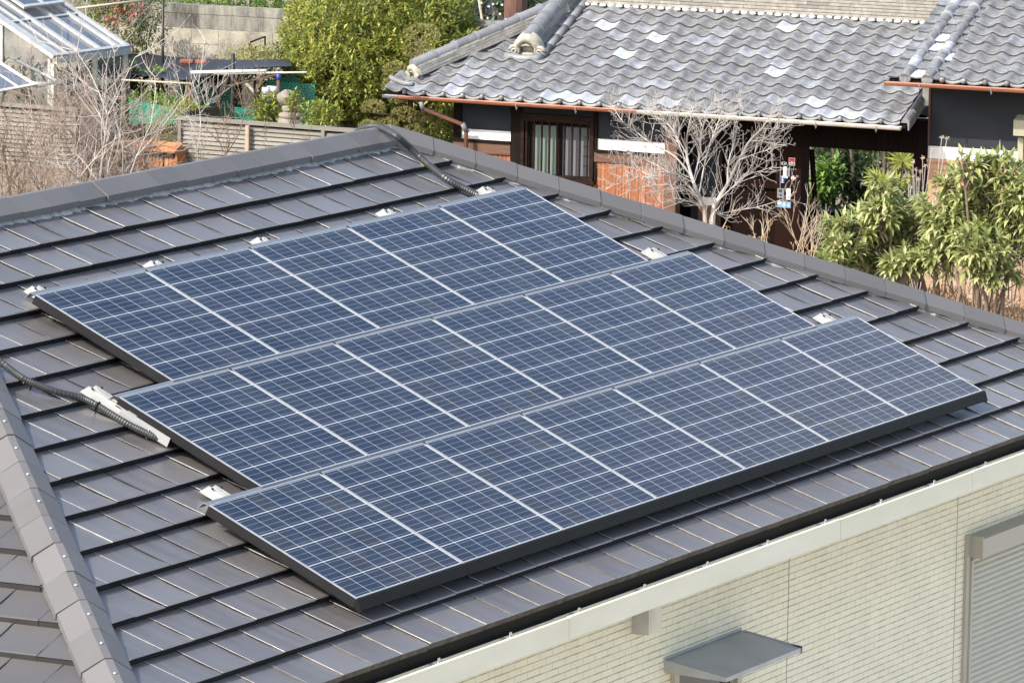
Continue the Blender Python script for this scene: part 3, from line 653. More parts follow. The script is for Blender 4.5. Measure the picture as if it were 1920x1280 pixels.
for p in rfo.data.polygons: p.use_smooth = (p.material_index == 0)
rfo['label'] = "weathered grey wave tiled slope with whitish patched tiles"
# eave front: hanging tile lips and round buttons
eb = MB(); el = MB(); n = 26
for i in range(n):
    X = -.22+i*WJ
    if X < -.10: continue
    eb = MB(); eb.ball((X+.012, .012, 2.487), .031, .028, .032, 12, 8, random.random()); eb.build("eave_button", [M['jcap']], rfo, smooth=True)
    prof = [(.04,.030),(.16,.014),(.30,-.004),(.46,-.016),(.62,-.016),(.80,-.004),(.96,.016)]
    vs = [(X+a*WJ, .018, 2.484+h) for a, h in prof]+[(X+a*WJ, .020, 2.454+h*.8) for a, h in prof]; K = len(prof)
    vs += [(X+a*WJ, .05, 2.496+h) for a, h in prof]
    el.add(vs, [(k, K+k, K+k+1, k+1) for k in range(K-1)]+[(2*K+k, k, k+1, 2*K+k+1) for k in range(K-1)], random.random()*.6)
el.build("eave_tile", [M['jcap']], rfo, smooth=True)
# right verge of the gate roof
vg = MB()
for r in range(11):
    s0 = r*GJ; a = Vector((6.665, .03+s0*math.cos(JP), 2.50+s0*math.sin(JP))); b = a+Vector((0, (GJ+.02)*math.cos(JP), (GJ+.02)*math.sin(JP)-.012))
    prof = [(math.cos(q*math.pi/6)*.045-.03, math.sin(q*math.pi/6)*.045) for q in range(7)]+[(-.075,-.015),(.015,-.10),(.016,-.015)]
    prof = [(.045,-.11),(.05,.0),(.03,.03),(-.0,.045),(-.04,.03),(-.06,0),(-.06,-.02),(.02,-.02),(.03,-.11)]
    vg.prism(prof, a, b, Vector((1,0,0)), UPV, random.random()*.4)
vg.build("verge_tile", [M['jcap']], rfo)
# roof body: sheathing, back slope, gable end and left hip slope
bd = MB(); yr_, zr_ = 2.62, 2.47+(2.62-.03)*TJ; th_ = .05
bd.add([(-.2,.05,2.455),(6.66,.05,2.455),(6.66,yr_,zr_-.03),(1.3,yr_,zr_-.03),(.9,1.75,2.455+1.70*TJ)],[(0,1,2,3,4)])
bd.add([(-.2,.05,2.41),(6.66,.05,2.41),(6.66,yr_,zr_-.08),(1.3,yr_,zr_-.08),(.9,1.75,2.41+1.70*TJ)],[(4,3,2,1,0)])
bd.add([(-.2,.05,2.455),(6.66,.05,2.455),(6.66,.05,2.41),(-.2,.05,2.41)],[(3,2,1,0)]); bd.add([(6.66,.05,2.455),(6.66,yr_,zr_-.03),(6.66,yr_,zr_-.08),(6.66,.05,2.41)],[(3,2,1,0)])
bd.add([(1.0,yr_,zr_-.03),(6.66,yr_,zr_-.03),(6.66,3.35,3.15),(.6,3.35,3.15)],[(0,1,2,3)])
bd.build("roof_board", [M['old_wood']], gate)
hs = MB(); tiles(hs, 1.75, 5.1, 6, WJ, GJ, 0, 0, R(29), lambda x, y: True, 5, .08, 0, lambda p: (-.30+p[1]*1.0, 5.1-p[0]+.1, 2.44+p[2]))


# keep only what lies behind the hip line
keepf = MB(); keepf.v = hs.v
for f_, t_, m_ in zip(hs.f, hs.t, hs.m):
    c = sum((Vector(hs.v[i]) for i in f_), Vector())/len(f_)
    if c.x < hipx(c.y)-.02: keepf.f.append(f_); keepf.t.append(t_); keepf.m.append(m_)
ho = keepf.build("hip_slope", [M['jtile'], M['jtile_nose']], gate)
gb = MB(); gb.add([(1.12,1.9,2.9),(1.12,3.4,2.9),(1.12,2.62,3.42)],[(0,1,2)]); gb.build("gable_wall", [M['plaster_white']], gate)
# main ridge: stacked flat tiles with a round cap
def noshi(mb, p0, d, up, L, side, courses, hgt, depth, length=.27, seed=1, dark=.3):
    rnd = random.Random(seed); ax = side
    for c in range(courses):
        off = (c % 2)*length*.5+rnd.uniform(-.03,.03); x = -off; dd = depth-.004*c
        while x < L:
            a = max(0, x+.0015); b = min(L, x+length-.0015)
            if b-a > .02:
                j = rnd.uniform(-.003,.004); cc = p0+d*((a+b)/2)+up*(hgt*(c+.5))
                mb.obox(cc+ax*j, d*((b-a)/2), ax*dd, up*(hgt*.5-.003), rnd.random() if rnd.random() < dark else rnd.random()*.25)
            x += length
rg_ = MB(); X1 = Vector((1,0,0)); Y1 = Vector((0,1,0))
noshi(rg_, Vector((1.50,yr_,zr_+.005)), X1, UPV, 5.1, Y1, 9, .042, .135, .285, 3)
rgo = rg_.build("main_ridge", [M['noshi']], gate); rgo['label'] = "pale stack of flat tiles along the ridge"
def round_caps(name, p0, d, up, L, r, parent, m, step=.24, seed=1, ring=.014, endcap=True):
    mb = MB(); rnd = random.Random(seed); ax = d.cross(up); n = max(1, int(L/step)); st = L/n
    prof = [(math.cos(math.pi*k/10)*r, math.sin(math.pi*k/10)*r) for k in range(11)]
    prof2 = [(math.cos(math.pi*k/10)*(r+ring), math.sin(math.pi*k/10)*(r+ring)) for k in range(11)]
    for i in range(n):
        j = rnd.uniform(-.003,.003); a = p0+d*(st*i)+up*j; b = p0+d*(st*(i+1)-.002)+up*j
        mb.prism(prof, a, b, ax, up, rnd.random()*.6); mb.prism(prof2, p0+d*(st*(i+1)-.045)+up*j, p0+d*(st*(i+1)-.004)+up*j, ax, up, rnd.random()*.5+.3)
    return mb.build(name, [m], parent)
rb = MB()
for i in range(45):
    X = 1.52+i*.1135; rb.ball((X, yr_-.145, zr_-.012), .050, .03, .022, 8, 5)
rb.build("ridge_mortar", [M['plaster_white']], rgo, True)
round_caps("ridge_cap_tile", Vector((1.50,yr_,zr_+.385)), X1, UPV, 5.1, .085, rgo, M['jcap'], .28)
# hip ridge: three flat courses and round caps, rising to the right
def slope_pt(x, y, h=0.0): return Vector((x, y-h*math.sin(JP), 2.47+(y-.03)*TJ+h*math.cos(JP)))
h0 = Vector((.03,.42,2.47+.39*TJ+.03)); h1 = Vector((1.33,2.25,2.47+2.22*TJ+.05)); hd = (h1-h0); hL = hd.length; hd.normalize(); hs_ = hd.cross(UPV).normalized(); hu = hs_.cross(hd)
hr = MB(); noshi(hr, h0, hd, hu, hL, hs_, 4, .034, .105, .30, 8, .2)
hro = hr.build("hip_ridge", [mat('flat_tile_sunlit', (.58,.54,.46), (.36,.335,.29), rough=.75, scale=12, amt=1.5, tint=(.26,.25,.23), bump=.3, bscale=50)], gate)  # lighter copy of flat_ridge_tile: sunlight on the courses put into the colour
round_caps("ridge_cap_tile", h0+hu*.138, hd, hu, hL, .078, hro, M['jcap'], .30, 2)
def ornament(parent, p, d, up, s, name="ridge_ornament"):
    """curled end tile: arched face with two scrolls and a hollow"""
    mb = MB(); ax = d.cross(up).normalized()   # d points outwards
    K = 16; out = [(math.cos(math.pi*k/K)*.19*s, .02*s+math.sin(math.pi*k/K)*.23*s) for k in range(K+1)]
    inn = [(math.cos(math.pi*k/K)*.105*s, .015*s+math.sin(math.pi*k/K)*.135*s) for k in range(K+1)]
    vs = []
    for (pr, dd) in ((out, -.09*s), (out, .035*s), ([((a[0]+b[0])/2, (a[1]+b[1])/2) for a, b in zip(out, inn)], .065*s), (inn, .045*s), (inn, -.01*s)):
        for a in pr: vs.append(Vector(p)+ax*a[0]+up*a[1]+d*dd)
    n = K+1; fs = [(q*n+k, (q+1)*n+k, (q+1)*n+k+1, q*n+k+1) for q in range(4) for k in range(K)]
    fs.append(tuple(4*n+k for k in range(n))); mb.add(vs, fs, .3)
    for sx in (-1, 1):
        c = Vector(p)+ax*(sx*.165*s)+up*(.030*s)+d*.03*s
        pts = []; rr = []
        for k in range(22):
            q = k*.55; rad = (.070-.0028*k)*s; pts.append(c+ax*(sx*math.cos(q)*rad)+up*(math.sin(q)*rad)+d*(.0015*k*s)); rr.append((.026-.0007*k)*s)
        mb.tube(pts, rr, 6, .4)
    mb.obox(Vector(p)+up*(-.03*s)-d*.02*s, ax*.20*s, d*.05*s, up*.022*s, .5)
    mb.tube([Vector(p)+ax*(-.06*s)+up*.10*s+d*.04*s, Vector(p)+up*.125*s+d*.05*s, Vector(p)+ax*(.06*s)+up*.10*s+d*.04*s], .014*s, 6, .5)
    return mb.build(name, [M['orn']], parent, smooth=True)
ornament(hro, h0-hd*.02+hu*.0, -hd, hu, .62)
# descending ridge along the gable
k0 = slope_pt(1.27,1.18,.02); k1 = slope_pt(1.27,2.66,.02); kd = (k1-k0).normalized(); ku = X1.cross(kd); kL = (k1-k0).length
kr = MB(); noshi(kr, k0, kd, ku, kL, X1, 5, .036, .125, .32, 5, .5)
M['noshi_b'] = mat('flat_ridge_tile_dark', (.26,.255,.24), (.18,.18,.17), rough=.7, scale=9, tint=(.36,.34,.30), bump=.3, bscale=50)
kro = kr.build("gable_ridge", [M['noshi_b']], gate)
round_caps("ridge_cap_tile", k0+ku*.182, kd, ku, kL, .105, kro, M['jcap'], .27, 3, .012)
tb = MB(); t0 = slope_pt(1.475,1.10,.03); t1 = slope_pt(1.475,2.66,.03); st = (t1-t0).length/6
for i in range(6):
    a = t0+kd*(st*i); tb.tube([a, a+kd*(st-.006)], [.052,.050], 12, random.random()*.6)
tb.tube([slope_pt(1.00,1.06,.03), slope_pt(1.12,1.02,.03), slope_pt(1.30,1.02,.03), slope_pt(1.42,1.03,.03), slope_pt(1.475,1.10,.03)], .05, 10, .6)
tb.build("round_tile", [M['jcap']], kro, True)
ornament(kro, k0-kd*.02+ku*.03, -kd, ku, 1.0)
# upturned corner tile
cn = MB(); cc = [J.loc(cp(*q)) for q in ((775,158,72.6),(760,157,72.7),(745,152,72.8),(735,147,72.85),(731,143,72.9))]
cn.tube(cc, [.03,.035,.038,.035,.02], 8, .3); cn.build("corner_tile", [M['jcap']], rfo, True)
# gutter
def half_gutter(name, pts, m, parent, r=.042):
    mb = MB(); K = 8; P = [Vector(p) for p in pts]
    d = (P[-1]-P[0]).normalized(); ax = d.cross(UPV); 
    prof = [(math.cos(math.pi+math.pi*k/K)*r, math.sin(math.pi+math.pi*k/K)*r) for k in range(K+1)]
    prof += [(a*.88, b*.88+.001) for a, b in reversed(prof)]
    for a, b in zip(P[:-1], P[1:]): mb.prism(prof, a, b, ax, UPV, .5)
    for a in (P[0], P[-1]): mb.add([a+ax*x+UPV*z_ for x, z_ in prof[:K+1]], [tuple(range(K+1))])
    mb.tube([P[0]-ax*r, P[-1]-ax*r], .006, 5); mb.tube([P[0]+ax*r, P[-1]+ax*r], .006, 5)
    return mb.build(name, [m], parent, smooth=False)
gx = J.on(1195,208,-.02).x
g1_ = half_gutter("gutter", [(-.03,-.02,2.435),(gx,-.02,2.437)], M['copper'], gate); g1_['label'] = "reddish brown half of the gutter"
g2_ = half_gutter("gutter", [(gx+.003,-.02,2.437),(6.62,-.02,2.432)], M['copper_old'], gate); g2_['label'] = "faded whitish half of the gutter"
g3_ = half_gutter("gutter_end", [(-.22,-.02,2.437),(-.033,-.02,2.436)], M['jcap'], gate)
for hx in (J.on(971,205).x, J.on(1082,212).x, J.on(1532,238).x, J.on(1645,245).x):
    hk = MB(); z0_ = 2.36; hk.tube([(hx,-.065,2.44),(hx,-.068,2.39),(hx,-.055,z0_-.005),(hx,-.035,z0_),(hx,-.03,z0_+.03)], .006, 5); hk.build("gutter_hook", [M['jcap']], gate, True)
dp = MB(); q = [J.on(790,193,-.02), J.on(793,203,.0), J.on(868,234,.16), J.on(874,245,.20), J.on(874,330,.20)]
dp.tube(q, .027, 10); dpo = dp.build("downpipe", [mat('downpipe_brown', (.22,.105,.07), (.15,.07,.047), rough=.5, scale=4)], gate, True)
for (a, b) in ((0,1),(2,3)):
    dj = MB(); dj.tube([q[a]+(q[b]-q[a])*-.2, q[b]+(q[b]-q[a])*.3], .033, 10); dj.build("pipe_elbow", [M['jcap']], dpo, True)
# timber and plaster front, y = .62 is the face of the wall
WY = .62
JS = Vector((-.105,-.26,.034))      # the left front stands 26 cm forward of the gate bay
def jb(name, m, lo, hi, parent=gate, tint=.5):
    b = MB(); b.box(lo, hi, tint); o = b.build(name, [m], parent)
    if parent is gate: o.location = JS
    return o
def boards(name, x0, x1, z0, z1, y, w, m, parent=gate, seed=1, th=.02):
    b = MB(); x = x0; rnd = random.Random(seed)
    while x < x1-.01:
        xe = min(x+w*rnd.uniform(.85,1.15), x1); j = rnd.uniform(0,.005); b.box((x+.0012, y+j, z0), (xe-.0012, y+th, z1), rnd.random()*.45); x = xe
    o = b.build(name, [m], parent)
    if parent is gate: o.location = JS
    return o
jb("post", M['old_wood'], (.70,WY-.03,0), (.80,WY+.12,2.46)); 
jb("plaster_wall", M['plaster_dark'], (.801,WY,1.995), (1.478,WY+.08,2.46)); jb("white_band", M['plaster_white'], (.801,WY-.004,1.872), (1.478,WY+.08,1.994))
jb("sill_board", M['old_wood'], (.68,WY-.05,1.838), (1.478,WY+.08,1.871)); jb("rail_board", M['brown_wood'], (.70,WY-.034,1.70), (1.478,WY+.08,1.837)); boards("wainscot", .801, 1.478, 0, 1.699, WY-.012, .10, M['wainscot'], seed=2)
jb("post", M['old_wood'], (1.479,WY-.03,0), (1.62,WY+.12,2.46))
jb("plaster_wall", M['plaster_dark'], (1.621,WY,2.245), (2.584,WY+.08,2.46))
# window
M['window_wood'] = mat('window_timber', (.030,.016,.011), (.013,.008,.006), rough=.75, scale=5, stretch=(1,4,4), amt=1.5, spec=.1)
wi = MB(); wi.box((1.621,WY-.06,2.19),(2.60,WY+.06,2.244)); wi.box((1.621,WY-.06,1.44),(2.60,WY+.06,1.485)); wi.box((1.621,WY-.05,1.486),(1.665,WY+.06,2.189)); wi.box((2.545,WY-.05,1.486),(2.60,WY+.06,2.189)); wi.box((1.666,WY-.055,2.15),(2.544,WY-.03,2.1895)); wi.box((1.60,WY-.09,1.405),(2.63,WY-.01,1.439))
wo = wi.build("lattice_window", [M['window_wood']], gate); wo.location = JS
for k in range(9):
    x = 1.70+k*.1025; jb("window_bar", M['window_wood'], (x-.011,WY-.053,1.4855), (x+.011,WY-.031,2.1495), wo)
jb("window_pane", M['pane_a'], (1.76,WY+.02,1.4855), (2.10,WY+.03,2.1), wo); jb("window_pane", M['pane_b'], (2.16,WY+.026,1.4855), (2.5445,WY+.034,2.1), wo); 
b = MB(); b.box((1.666,WY+.012,1.4855),(1.76,WY+.05,2.189)); b.box((2.10,WY+.012,1.4855),(2.16,WY+.05,2.189)); b.box((1.7605,WY+.012,2.1),(2.0995,WY+.05,2.189)); b.box((2.1605,WY+.012,2.1),(2.5445,WY+.05,2.189)); b.build("sash", [M['old_wood']], wo)
b = MB()
for z_ in (1.62,1.74,1.86,1.98): b.box((2.44,WY+.022,z_-.004),(2.5445,WY+.0255,z_+.004))
b.build("paper_lattice", [M['old_wood']], wo)
boards("wainscot", 1.62, 2.584, 0, 1.404, WY-.012, .10, M['wainscot'], seed=3)
jb("post", M['old_wood'], (2.601,WY-.031,1.44), (2.640,WY+.12,2.46))
jb("plaster_wall", M['plaster_dark'], (2.641,WY,1.977), (3.54,WY+.08,2.46)); jb("white_band", M['plaster_white'], (2.641,WY-.004,1.842), (3.54,WY+.08,1.976)); jb("sill_board", M['old_wood'], (2.60,WY-.05,1.808), (3.54,WY+.08,1.841))
jb("rail_board", M['brown_wood'], (2.601,WY-.034,1.69), (3.54,WY+.08,1.807)); boards("wainscot", 2.60, 3.54, 0, 1.689, WY-.012, .10, M['wainscot'], seed=4)
b4 = jb("post", M['brown_wood'], (3.541,WY-.03,0), (3.70,WY+.14,2.46))
JS = Vector((0,0,0))
# recessed bay, dark doors, pillar, lintel
jb("plaster_wall", M['plaster_dark'], (3.701,WY+.25,1.30), (4.03,WY+.33,2.46)); jb("white_band", M['plaster_white'], (3.701,WY+.246,1.20), (4.03,WY+.33,1.299)); boards("wainscot", 3.701, 4.03, 0, 1.199, WY+.24, .11, M['brown_wood'], seed=5)
jb("post", M['old_wood'], (4.031,WY-.02,0), (4.10,WY+.33,2.46))
M['gate_wood'] = mat('gate_timber', (.009,.005,.0037), (.004,.0026,.002), rough=.8, scale=3, stretch=(7,7,.5), amt=1.5, tint=(.015,.0065,.0045), bump=.3, bscale=14, spec=.06)
boards("gate_door", 4.101, 4.82, 0, 1.48, WY+.14, .19, M['gate_wood'], seed=6, th=.03); boards("gate_door", 4.101, 4.82, 1.585, 2.02, WY+.15, .19, M['gate_wood'], seed=7, th=.03); jb("door_rail", M['gate_wood'], (4.101,WY+.10,1.481), (4.82,WY+.18,1.584))
pil = jb("gate_pillar", M['gate_wood'], (4.821,WY-.04,0), (5.15,WY+.26,2.05), tint=.9)
jb("gate_lintel", M['gate_wood'], (4.031,WY-.06,2.051), (6.765,WY+.20,2.46), tint=.1)
jb("gate_pillar", M['gate_wood'], (6.60,WY-.04,0), (6.765,WY+.26,2.05), tint=.4)
jb("side_wall", M['plaster_dark'], (3.56,WY+.36,0), (3.64,2.2,2.45)); jb("ceiling_board", M['old_wood'], (5.151,WY+.21,2.462), (6.659,2.4,2.50))
jb("back_wall", M['plaster_dark'], (.85,2.1,0), (3.559,2.2,2.45)); jb("end_wall", M['plaster_dark'], (.70,WY+.13,0), (.80,2.2,2.45))
# half open gate leaf inside the passage
gl_ = MB(); A1, B1 = J.on(1512,300,1.15), J.on(1520,395,1.15); A2, B2 = J.on(1528,285,1.3), J.on(1535,392,1.3)
gl_.tube([J.on(1506,285,1.1), J.on(1517,400,1.1)], .035, 4); gl_.build("brace_pole", [M['old_wood']], gate)
gl_ = MB(); gl_.tube([J.on(1522,280,1.25), J.on(1530,410,1.25)], .035, 4); gl_.build("brace_pole", [M['old_wood']], gate)
# ------------------------------------------------------------------ small signs on the pillar
SY = WY-.042
def plate(name, label, cat, x0, y0, x1, y1, m, marks=(), th=.006, back=SY):
    a, b = J.on(x0,y1,back), J.on(x1,y0,back); mb = MB(); mb.box((a.x,back-th,a.z),(b.x,back,b.z)); o = mb.build(name, [m]); o.location = J.O; o.rotation_euler = (0,0,J.rz)
    tag(o, label, cat)
    for k, (nm, fx0, fy0, fx1, fy1, mm) in enumerate(marks):
        q = MB(); w, h = b.x-a.x, b.z-a.z
        q.box((a.x+w*fx0, back-th-.0025-.001*k, a.z+h*(1-fy1)),(a.x+w*fx1, back-th-.0002-.001*k, a.z+h*(1-fy0))); q.build(nm, [mm], o)
    return o, a, b
M['s_white'] = flat_mat('sign_white', (.75,.75,.74)); M['s_red'] = flat_mat('sign_red', (.62,.03,.02)); M['s_blue'] = flat_mat('sign_blue', (.03,.07,.30)); M['s_sky'] = flat_mat('sign_sky_blue', (.14,.28,.42)); M['s_grey'] = flat_mat('sign_grey', (.20,.21,.23)); M['s_ink'] = flat_mat('sign_ink', (.03,.03,.04)); M['s_dk'] = flat_mat('sign_dark', (.04,.045,.05)); M['s_maroon'] = flat_mat('sign_maroon', (.12,.02,.02))
plate("notice_plate", "square sticker with red upper field and white foot on the gate pillar", "sign", 1479, 296.5, 1491, 310, M['s_white'], [("red_field",.07,.05,.93,.60,M['s_red']),("print_line",.15,.76,.45,.90,M['s_ink']),("print_line",.55,.76,.9,.90,M['s_ink']),("print_line",.35,.44,.7,.52,M['s_white'])])
plate("name_plate", "tall white nameplate on the gate pillar beside a grey one", "sign", 1469, 312, 1475.5, 329.5, M['s_white'], [], .012)
plate("name_plate", "tall grey nameplate on the gate pillar beside a white one", "sign", 1477, 315, 1481.5, 331, M['s_grey'], [], .012)
plate("label_plate", "thin white label with a blue end under the white nameplate", "sign", 1464, 330.5, 1477, 333.5, M['s_white'], [("blue_end",0,0,.2,1,M['s_sky']),("print_line",.28,.3,.9,.75,M['s_sky'])])
plate("notice_plate", "small dark blue sticker with a white figure above the intercom", "sign", 1464, 334.5, 1471, 343, M['s_blue'], [("white_figure",.32,.15,.68,.42,M['s_white']),("white_figure",.38,.5,.62,.66,M['s_white']),("print_line",.1,.8,.9,.9,M['s_white'])])
io, ia, ib = plate("intercom", "grey intercom box on the gate pillar at the end of a wire", "intercom", 1459, 353.5, 1471.5, 370, M['s_grey'], [("speaker_grille",.18,.08,.72,.42,M['s_ink']),("call_button",.2,.58,.72,.82,M['s_dk'])], .035)
plate("paper_notice", "blank white plate beside the intercom on the gate pillar", "sign", 1474.5, 354, 1482.5, 374, M['s_white'])
plate("notice_plate", "wide sky blue plate with white letters below the intercom", "sign", 1457.5, 378.5, 1483, 388.5, M['s_sky'], [("print_line",.05,.22,.28,.5,M['s_white']),("white_figure",.48,.2,.56,.62,M['s_white']),("print_line",.44,.5,.6,.66,M['s_white']),("white_figure",.80,.3,.88,.45,M['s_white']),("print_line",.78,.58,.95,.72,M['s_white'])])
def disc(name, label, x, y, rx, ry, m, inner=None):
    c = J.on(x, y, SY); w = abs(J.on(x+rx,y,SY).x-c.x); h = abs(J.on(x,y+ry,SY).z-c.z); mb = MB(); K = 24
    rg = [(math.cos(2*math.pi*k/K)*w, math.sin(2*math.pi*k/K)*h) for k in range(K)]
    mb.prism(rg, Vector((c.x,SY-.006,c.z)), Vector((c.x,SY,c.z)), Vector((1,0,0)), UPV); o = mb.build(name, [m]); o.location = J.O; o.rotation_euler = (0,0,J.rz); tag(o, label, "sign")
    return o, c, w, h, rg
o, c, w, h, rg = disc("oval_plate", "oval black and white emblem plate left of the red sticker", 1469.8, 306.5, 5.8, 3.2, M['s_white'])
q = MB(); q.prism([(a*.82,b*.74) for a,b in rg], Vector((c.x,SY-.009,c.z)), Vector((c.x,SY-.0065,c.z)), Vector((1,0,0)), UPV); q.build("emblem_field", [M['s_ink']], o)
for sx in (-.42,.42):
    q = MB(); q.prism([(a*.22+sx*w,b*.45) for a,b in rg], Vector((c.x,SY-.012,c.z)), Vector((c.x,SY-.0095,c.z)), Vector((1,0,0)), UPV); q.build("emblem_mark", [M['s_white']], o)
o, c, w, h, rg = disc("round_sticker", "round maroon sticker with white lettering right of the nameplates", 1487.5, 333.5, 4.8, 5.2, M['s_maroon'])
for (x0,x1,z0,z1) in ((-.8,-.3,-.35,.3),(-.15,.3,-.2,.7),(.42,.85,-.35,.25),(-.55,.55,-.62,-.48)):
    q = MB(); q.box((c.x+x0*w,SY-.009,c.z+z0*h),(c.x+x1*w,SY-.0065,c.z+z1*h)); q.build("white_figure", [M['s_white']], o)
wr = MB(); wp = [J.on(x,y,SY-.01) for x,y in ((1499,236),(1498.5,258),(1464.5,257.5),(1463.5,300),(1463,354))]
wr.tube(wp, .0055, 5); o = wr.build("intercom_wire", [M['s_grey']]); o.location = J.O; o.rotation_euler = (0,0,J.rz); tag(o, "thin grey wire running down the gate pillar to the intercom", "wire")
# ================================================================== SIDE HOUSE on the right, one eave higher
side = jempty("side_house", "house right of the gate with a higher tiled roof and a white banded dark wall", "house")
mb = MB(); tiles(mb, 7.09, 10.0, 11, .272, GJ, .03, 3.02, JP, None, 23, .12)
rf2 = mb.build("tiled_roof", [M['jtile'], M['jtile_nose']], side)
for p in rf2.data.polygons: p.use_smooth = (p.material_index == 0)
cs, sn = math.cos(JP), math.sin(JP); sl_ = Vector((0,cs,sn)); nl_ = Vector((0,-sn,cs))
fl = MB(); rnd = random.Random(9)
for r in range(11):
    for (xa, xb) in ((6.42,6.585),(6.70,6.865),(6.985,7.10)):
        a = Vector((0,.03,3.02))+sl_*(r*GJ); jz = rnd.uniform(-.003,.003); tt = rnd.random()*.2 if rnd.random() > .12 else .7
        K = [(0,.012),(.5,0),(1,.010)]; vs = []
        for (s_, l_) in ((GJ+.03,-.004),(0,.020),(0,.003)):
            for (k, h_) in K: p = a+sl_*s_+nl_*(l_+h_+jz); vs.append((xa+(xb-xa)*k, p.y, p.z))
        fl.add(vs, [(0,3,4,1),(1,4,5,2)], tt, 0); fl.add(vs, [(3,6,7,4),(4,7,8,5)], .5, 1)
fl.build("verge_tile", [M['jtile'], M['jtile_nose']], rf2)
for xc in (6.643, 6.925):
    mb = MB(); p0 = Vector((xc,.025,3.025)); L = 11*GJ; n = 11; st = L/n; r = .073
    for i in range(n):
        jx = rnd.uniform(-.004,.004); tt = rnd.random()*.25 if rnd.random() > .15 else .6
        prof = [(math.cos(math.pi*k/12)*r, -.01+math.sin(math.pi*k/12)*r) for k in range(13)]; prof2 = [(a*1.18, -.01+(b+.01)*1.16) for a, b in prof]
        a = p0+sl_*(st*i)+Vector((jx,0,0)); mb.prism(prof, a, a+sl_*(st-.003), Vector((1,0,0)), nl_, tt); mb.prism(prof2, a+sl_*(st-.055), a+sl_*(st-.008), Vector((1,0,0)), nl_, rnd.random()*.5)
    mb.ball((xc,.022,3.025), r*1.02, .006, r*1.0, 18, 8, .1)
    mb.build("round_tile", [M['jtile']], rf2)
el = MB(); eb = MB()
for i in range(11):
    X = 7.09+i*.272; eb = MB(); eb.ball((X+.03,.010,3.034), .036,.03,.036,12,8,random.random()); eb.build("eave_button", [M['jcap']], rf2, True)
    prof = [(.14,.028),(.22,.012),(.34,-.006),(.48,-.016),(.62,-.016),(.80,-.004),(.98,.016)]
    vs = [(X+a*.272,.016,3.034+h) for a,h in prof]+[(X+a*.272,.018,3.002+h*.8) for a,h in prof]+[(X+a*.272,.05,3.048+h) for a,h in prof]; K = 7
    el.add(vs, [(k,K+k,K+k+1,k+1) for k in range(6)]+[(2*K+k,k,k+1,2*K+k+1) for k in range(6)], random.random()*.6)
el.build("eave_tile", [M['jcap']], rf2, True)
bd = MB(); zz = 3.0; ytop = .03+11*GJ*cs; ztop = zz+11*GJ*sn
bd.add([(6.43,.05,zz),(10,.05,zz),(10,ytop,ztop),(6.43,ytop,ztop),(6.43,.05,zz-.05),(10,.05,zz-.05),(10,ytop,ztop-.05),(6.43,ytop,ztop-.05)],[(0,1,2,3),(7,6,5,4),(0,4,5,1),(3,7,4,0)])
bd.build("roof_board", [M['old_wood']], side)
half_gutter("gutter", [(6.40,-.02,2.972),(10,-.02,2.98)], M['copper'], side)
for hx in (J.on(1727,163).x, J.on(1861,172).x):
    hk = MB(); hk.tube([(hx,-.065,2.985),(hx,-.068,2.93),(hx,-.055,2.895),(hx,-.035,2.90),(hx,-.03,2.93)], .006, 5); hk.build("gutter_hook", [M['jcap']], side, True)
jb("plaster_wall", M['plaster_dark'], (6.79,WY,2.151), (10,WY+.1,2.99), side); jb("white_band", M['plaster_white'], (6.77,WY-.006,1.998), (10,WY+.1,2.150), side)
M['pale_wood'] = mat('weathered_cedar', (.44,.235,.14), (.30,.145,.08), rough=.75, scale=2.5, stretch=(8,3,.5), tint=(.52,.33,.22), bump=.3, bscale=14)
jb("sill_board", M['pale_wood'], (6.77,WY-.045,1.955), (10,WY+.1,1.997), side); jb("rail_board", M['pale_wood'], (6.77,WY-.02,1.87), (10,WY+.1,1.954), side); boards("wainscot", 6.77, 9.99, 0, 1.869, WY-.010, .12, M['pale_wood'], side, 12)
jb("corner_post", M['brown_wood'], (6.766,WY-.02,2.152), (6.789,WY+.1,2.99), side)
jb("plaster_patch", M['plaster_white'], (6.685,WY-.02,2.64), (6.764,WY+.08,2.93), side)
# shutter box at the far right edge
M['olive'] = mat('olive_metal', (.36,.35,.25), (.30,.29,.20), rough=.4, scale=4)
bx = MB(); b0 = J.on(1901,240,WY-.15); bx.prism([(0,0),(.17,-.05),(.17,-.24),(0,-.27)], Vector((b0.x,WY-.001,2.60)), Vector((9.6,WY-.001,2.60)), Vector((0,-1,0)), UPV)
bxo = bx.build("shutter_box", [M['olive']], side); b = MB(); b.box((b0.x+.03,WY-.07,0.9),(b0.x+.10,WY-.001,2.328)); b.box((b0.x+.13,WY-.05,0.9),(b0.x+.16,WY-.001,2.328)); b.build("shutter_frame", [M['olive']], side)
b = MB(); b.box((b0.x+.161,WY-.03,.9),(9.6,WY-.001,2.328)); b.build("shutter_slats", [M['slat']], side)
# ================================================================== PLANTS
def leafmat(name, c1, c2, tint, rough=.45, trans=.25): return mat(name, c1, c2, rough=rough, scale=3, tint=tint, trans=trans, spec=.4)
M['leaf_olive'] = leafmat('osmanthus_leaf', (.19,.24,.042), (.075,.12,.022), (.56,.54,.14), .4, .3)
M['leaf_dark'] = leafmat('camellia_leaf', (.035,.065,.022), (.018,.038,.014), (.10,.15,.05), .3)
M['leaf_loquat'] = leafmat('loquat_leaf', (.29,.33,.10), (.13,.18,.05), (.52,.54,.25), .35, .3)
M['leaf_nandina'] = leafmat('nandina_leaf', (.09,.13,.03), (.045,.075,.02), (.34,.33,.10))
M['leaf_red'] = leafmat('red_leaf', (.48,.13,.09), (.33,.07,.05), (.58,.26,.18))
M['leaf_bright'] = leafmat('bright_leaf', (.14,.27,.045), (.07,.16,.03), (.30,.42,.09))
M['leaf_palm'] = leafmat('fan_palm_leaf', (.20,.25,.035), (.10,.15,.03), (.42,.42,.07), .35, .3)
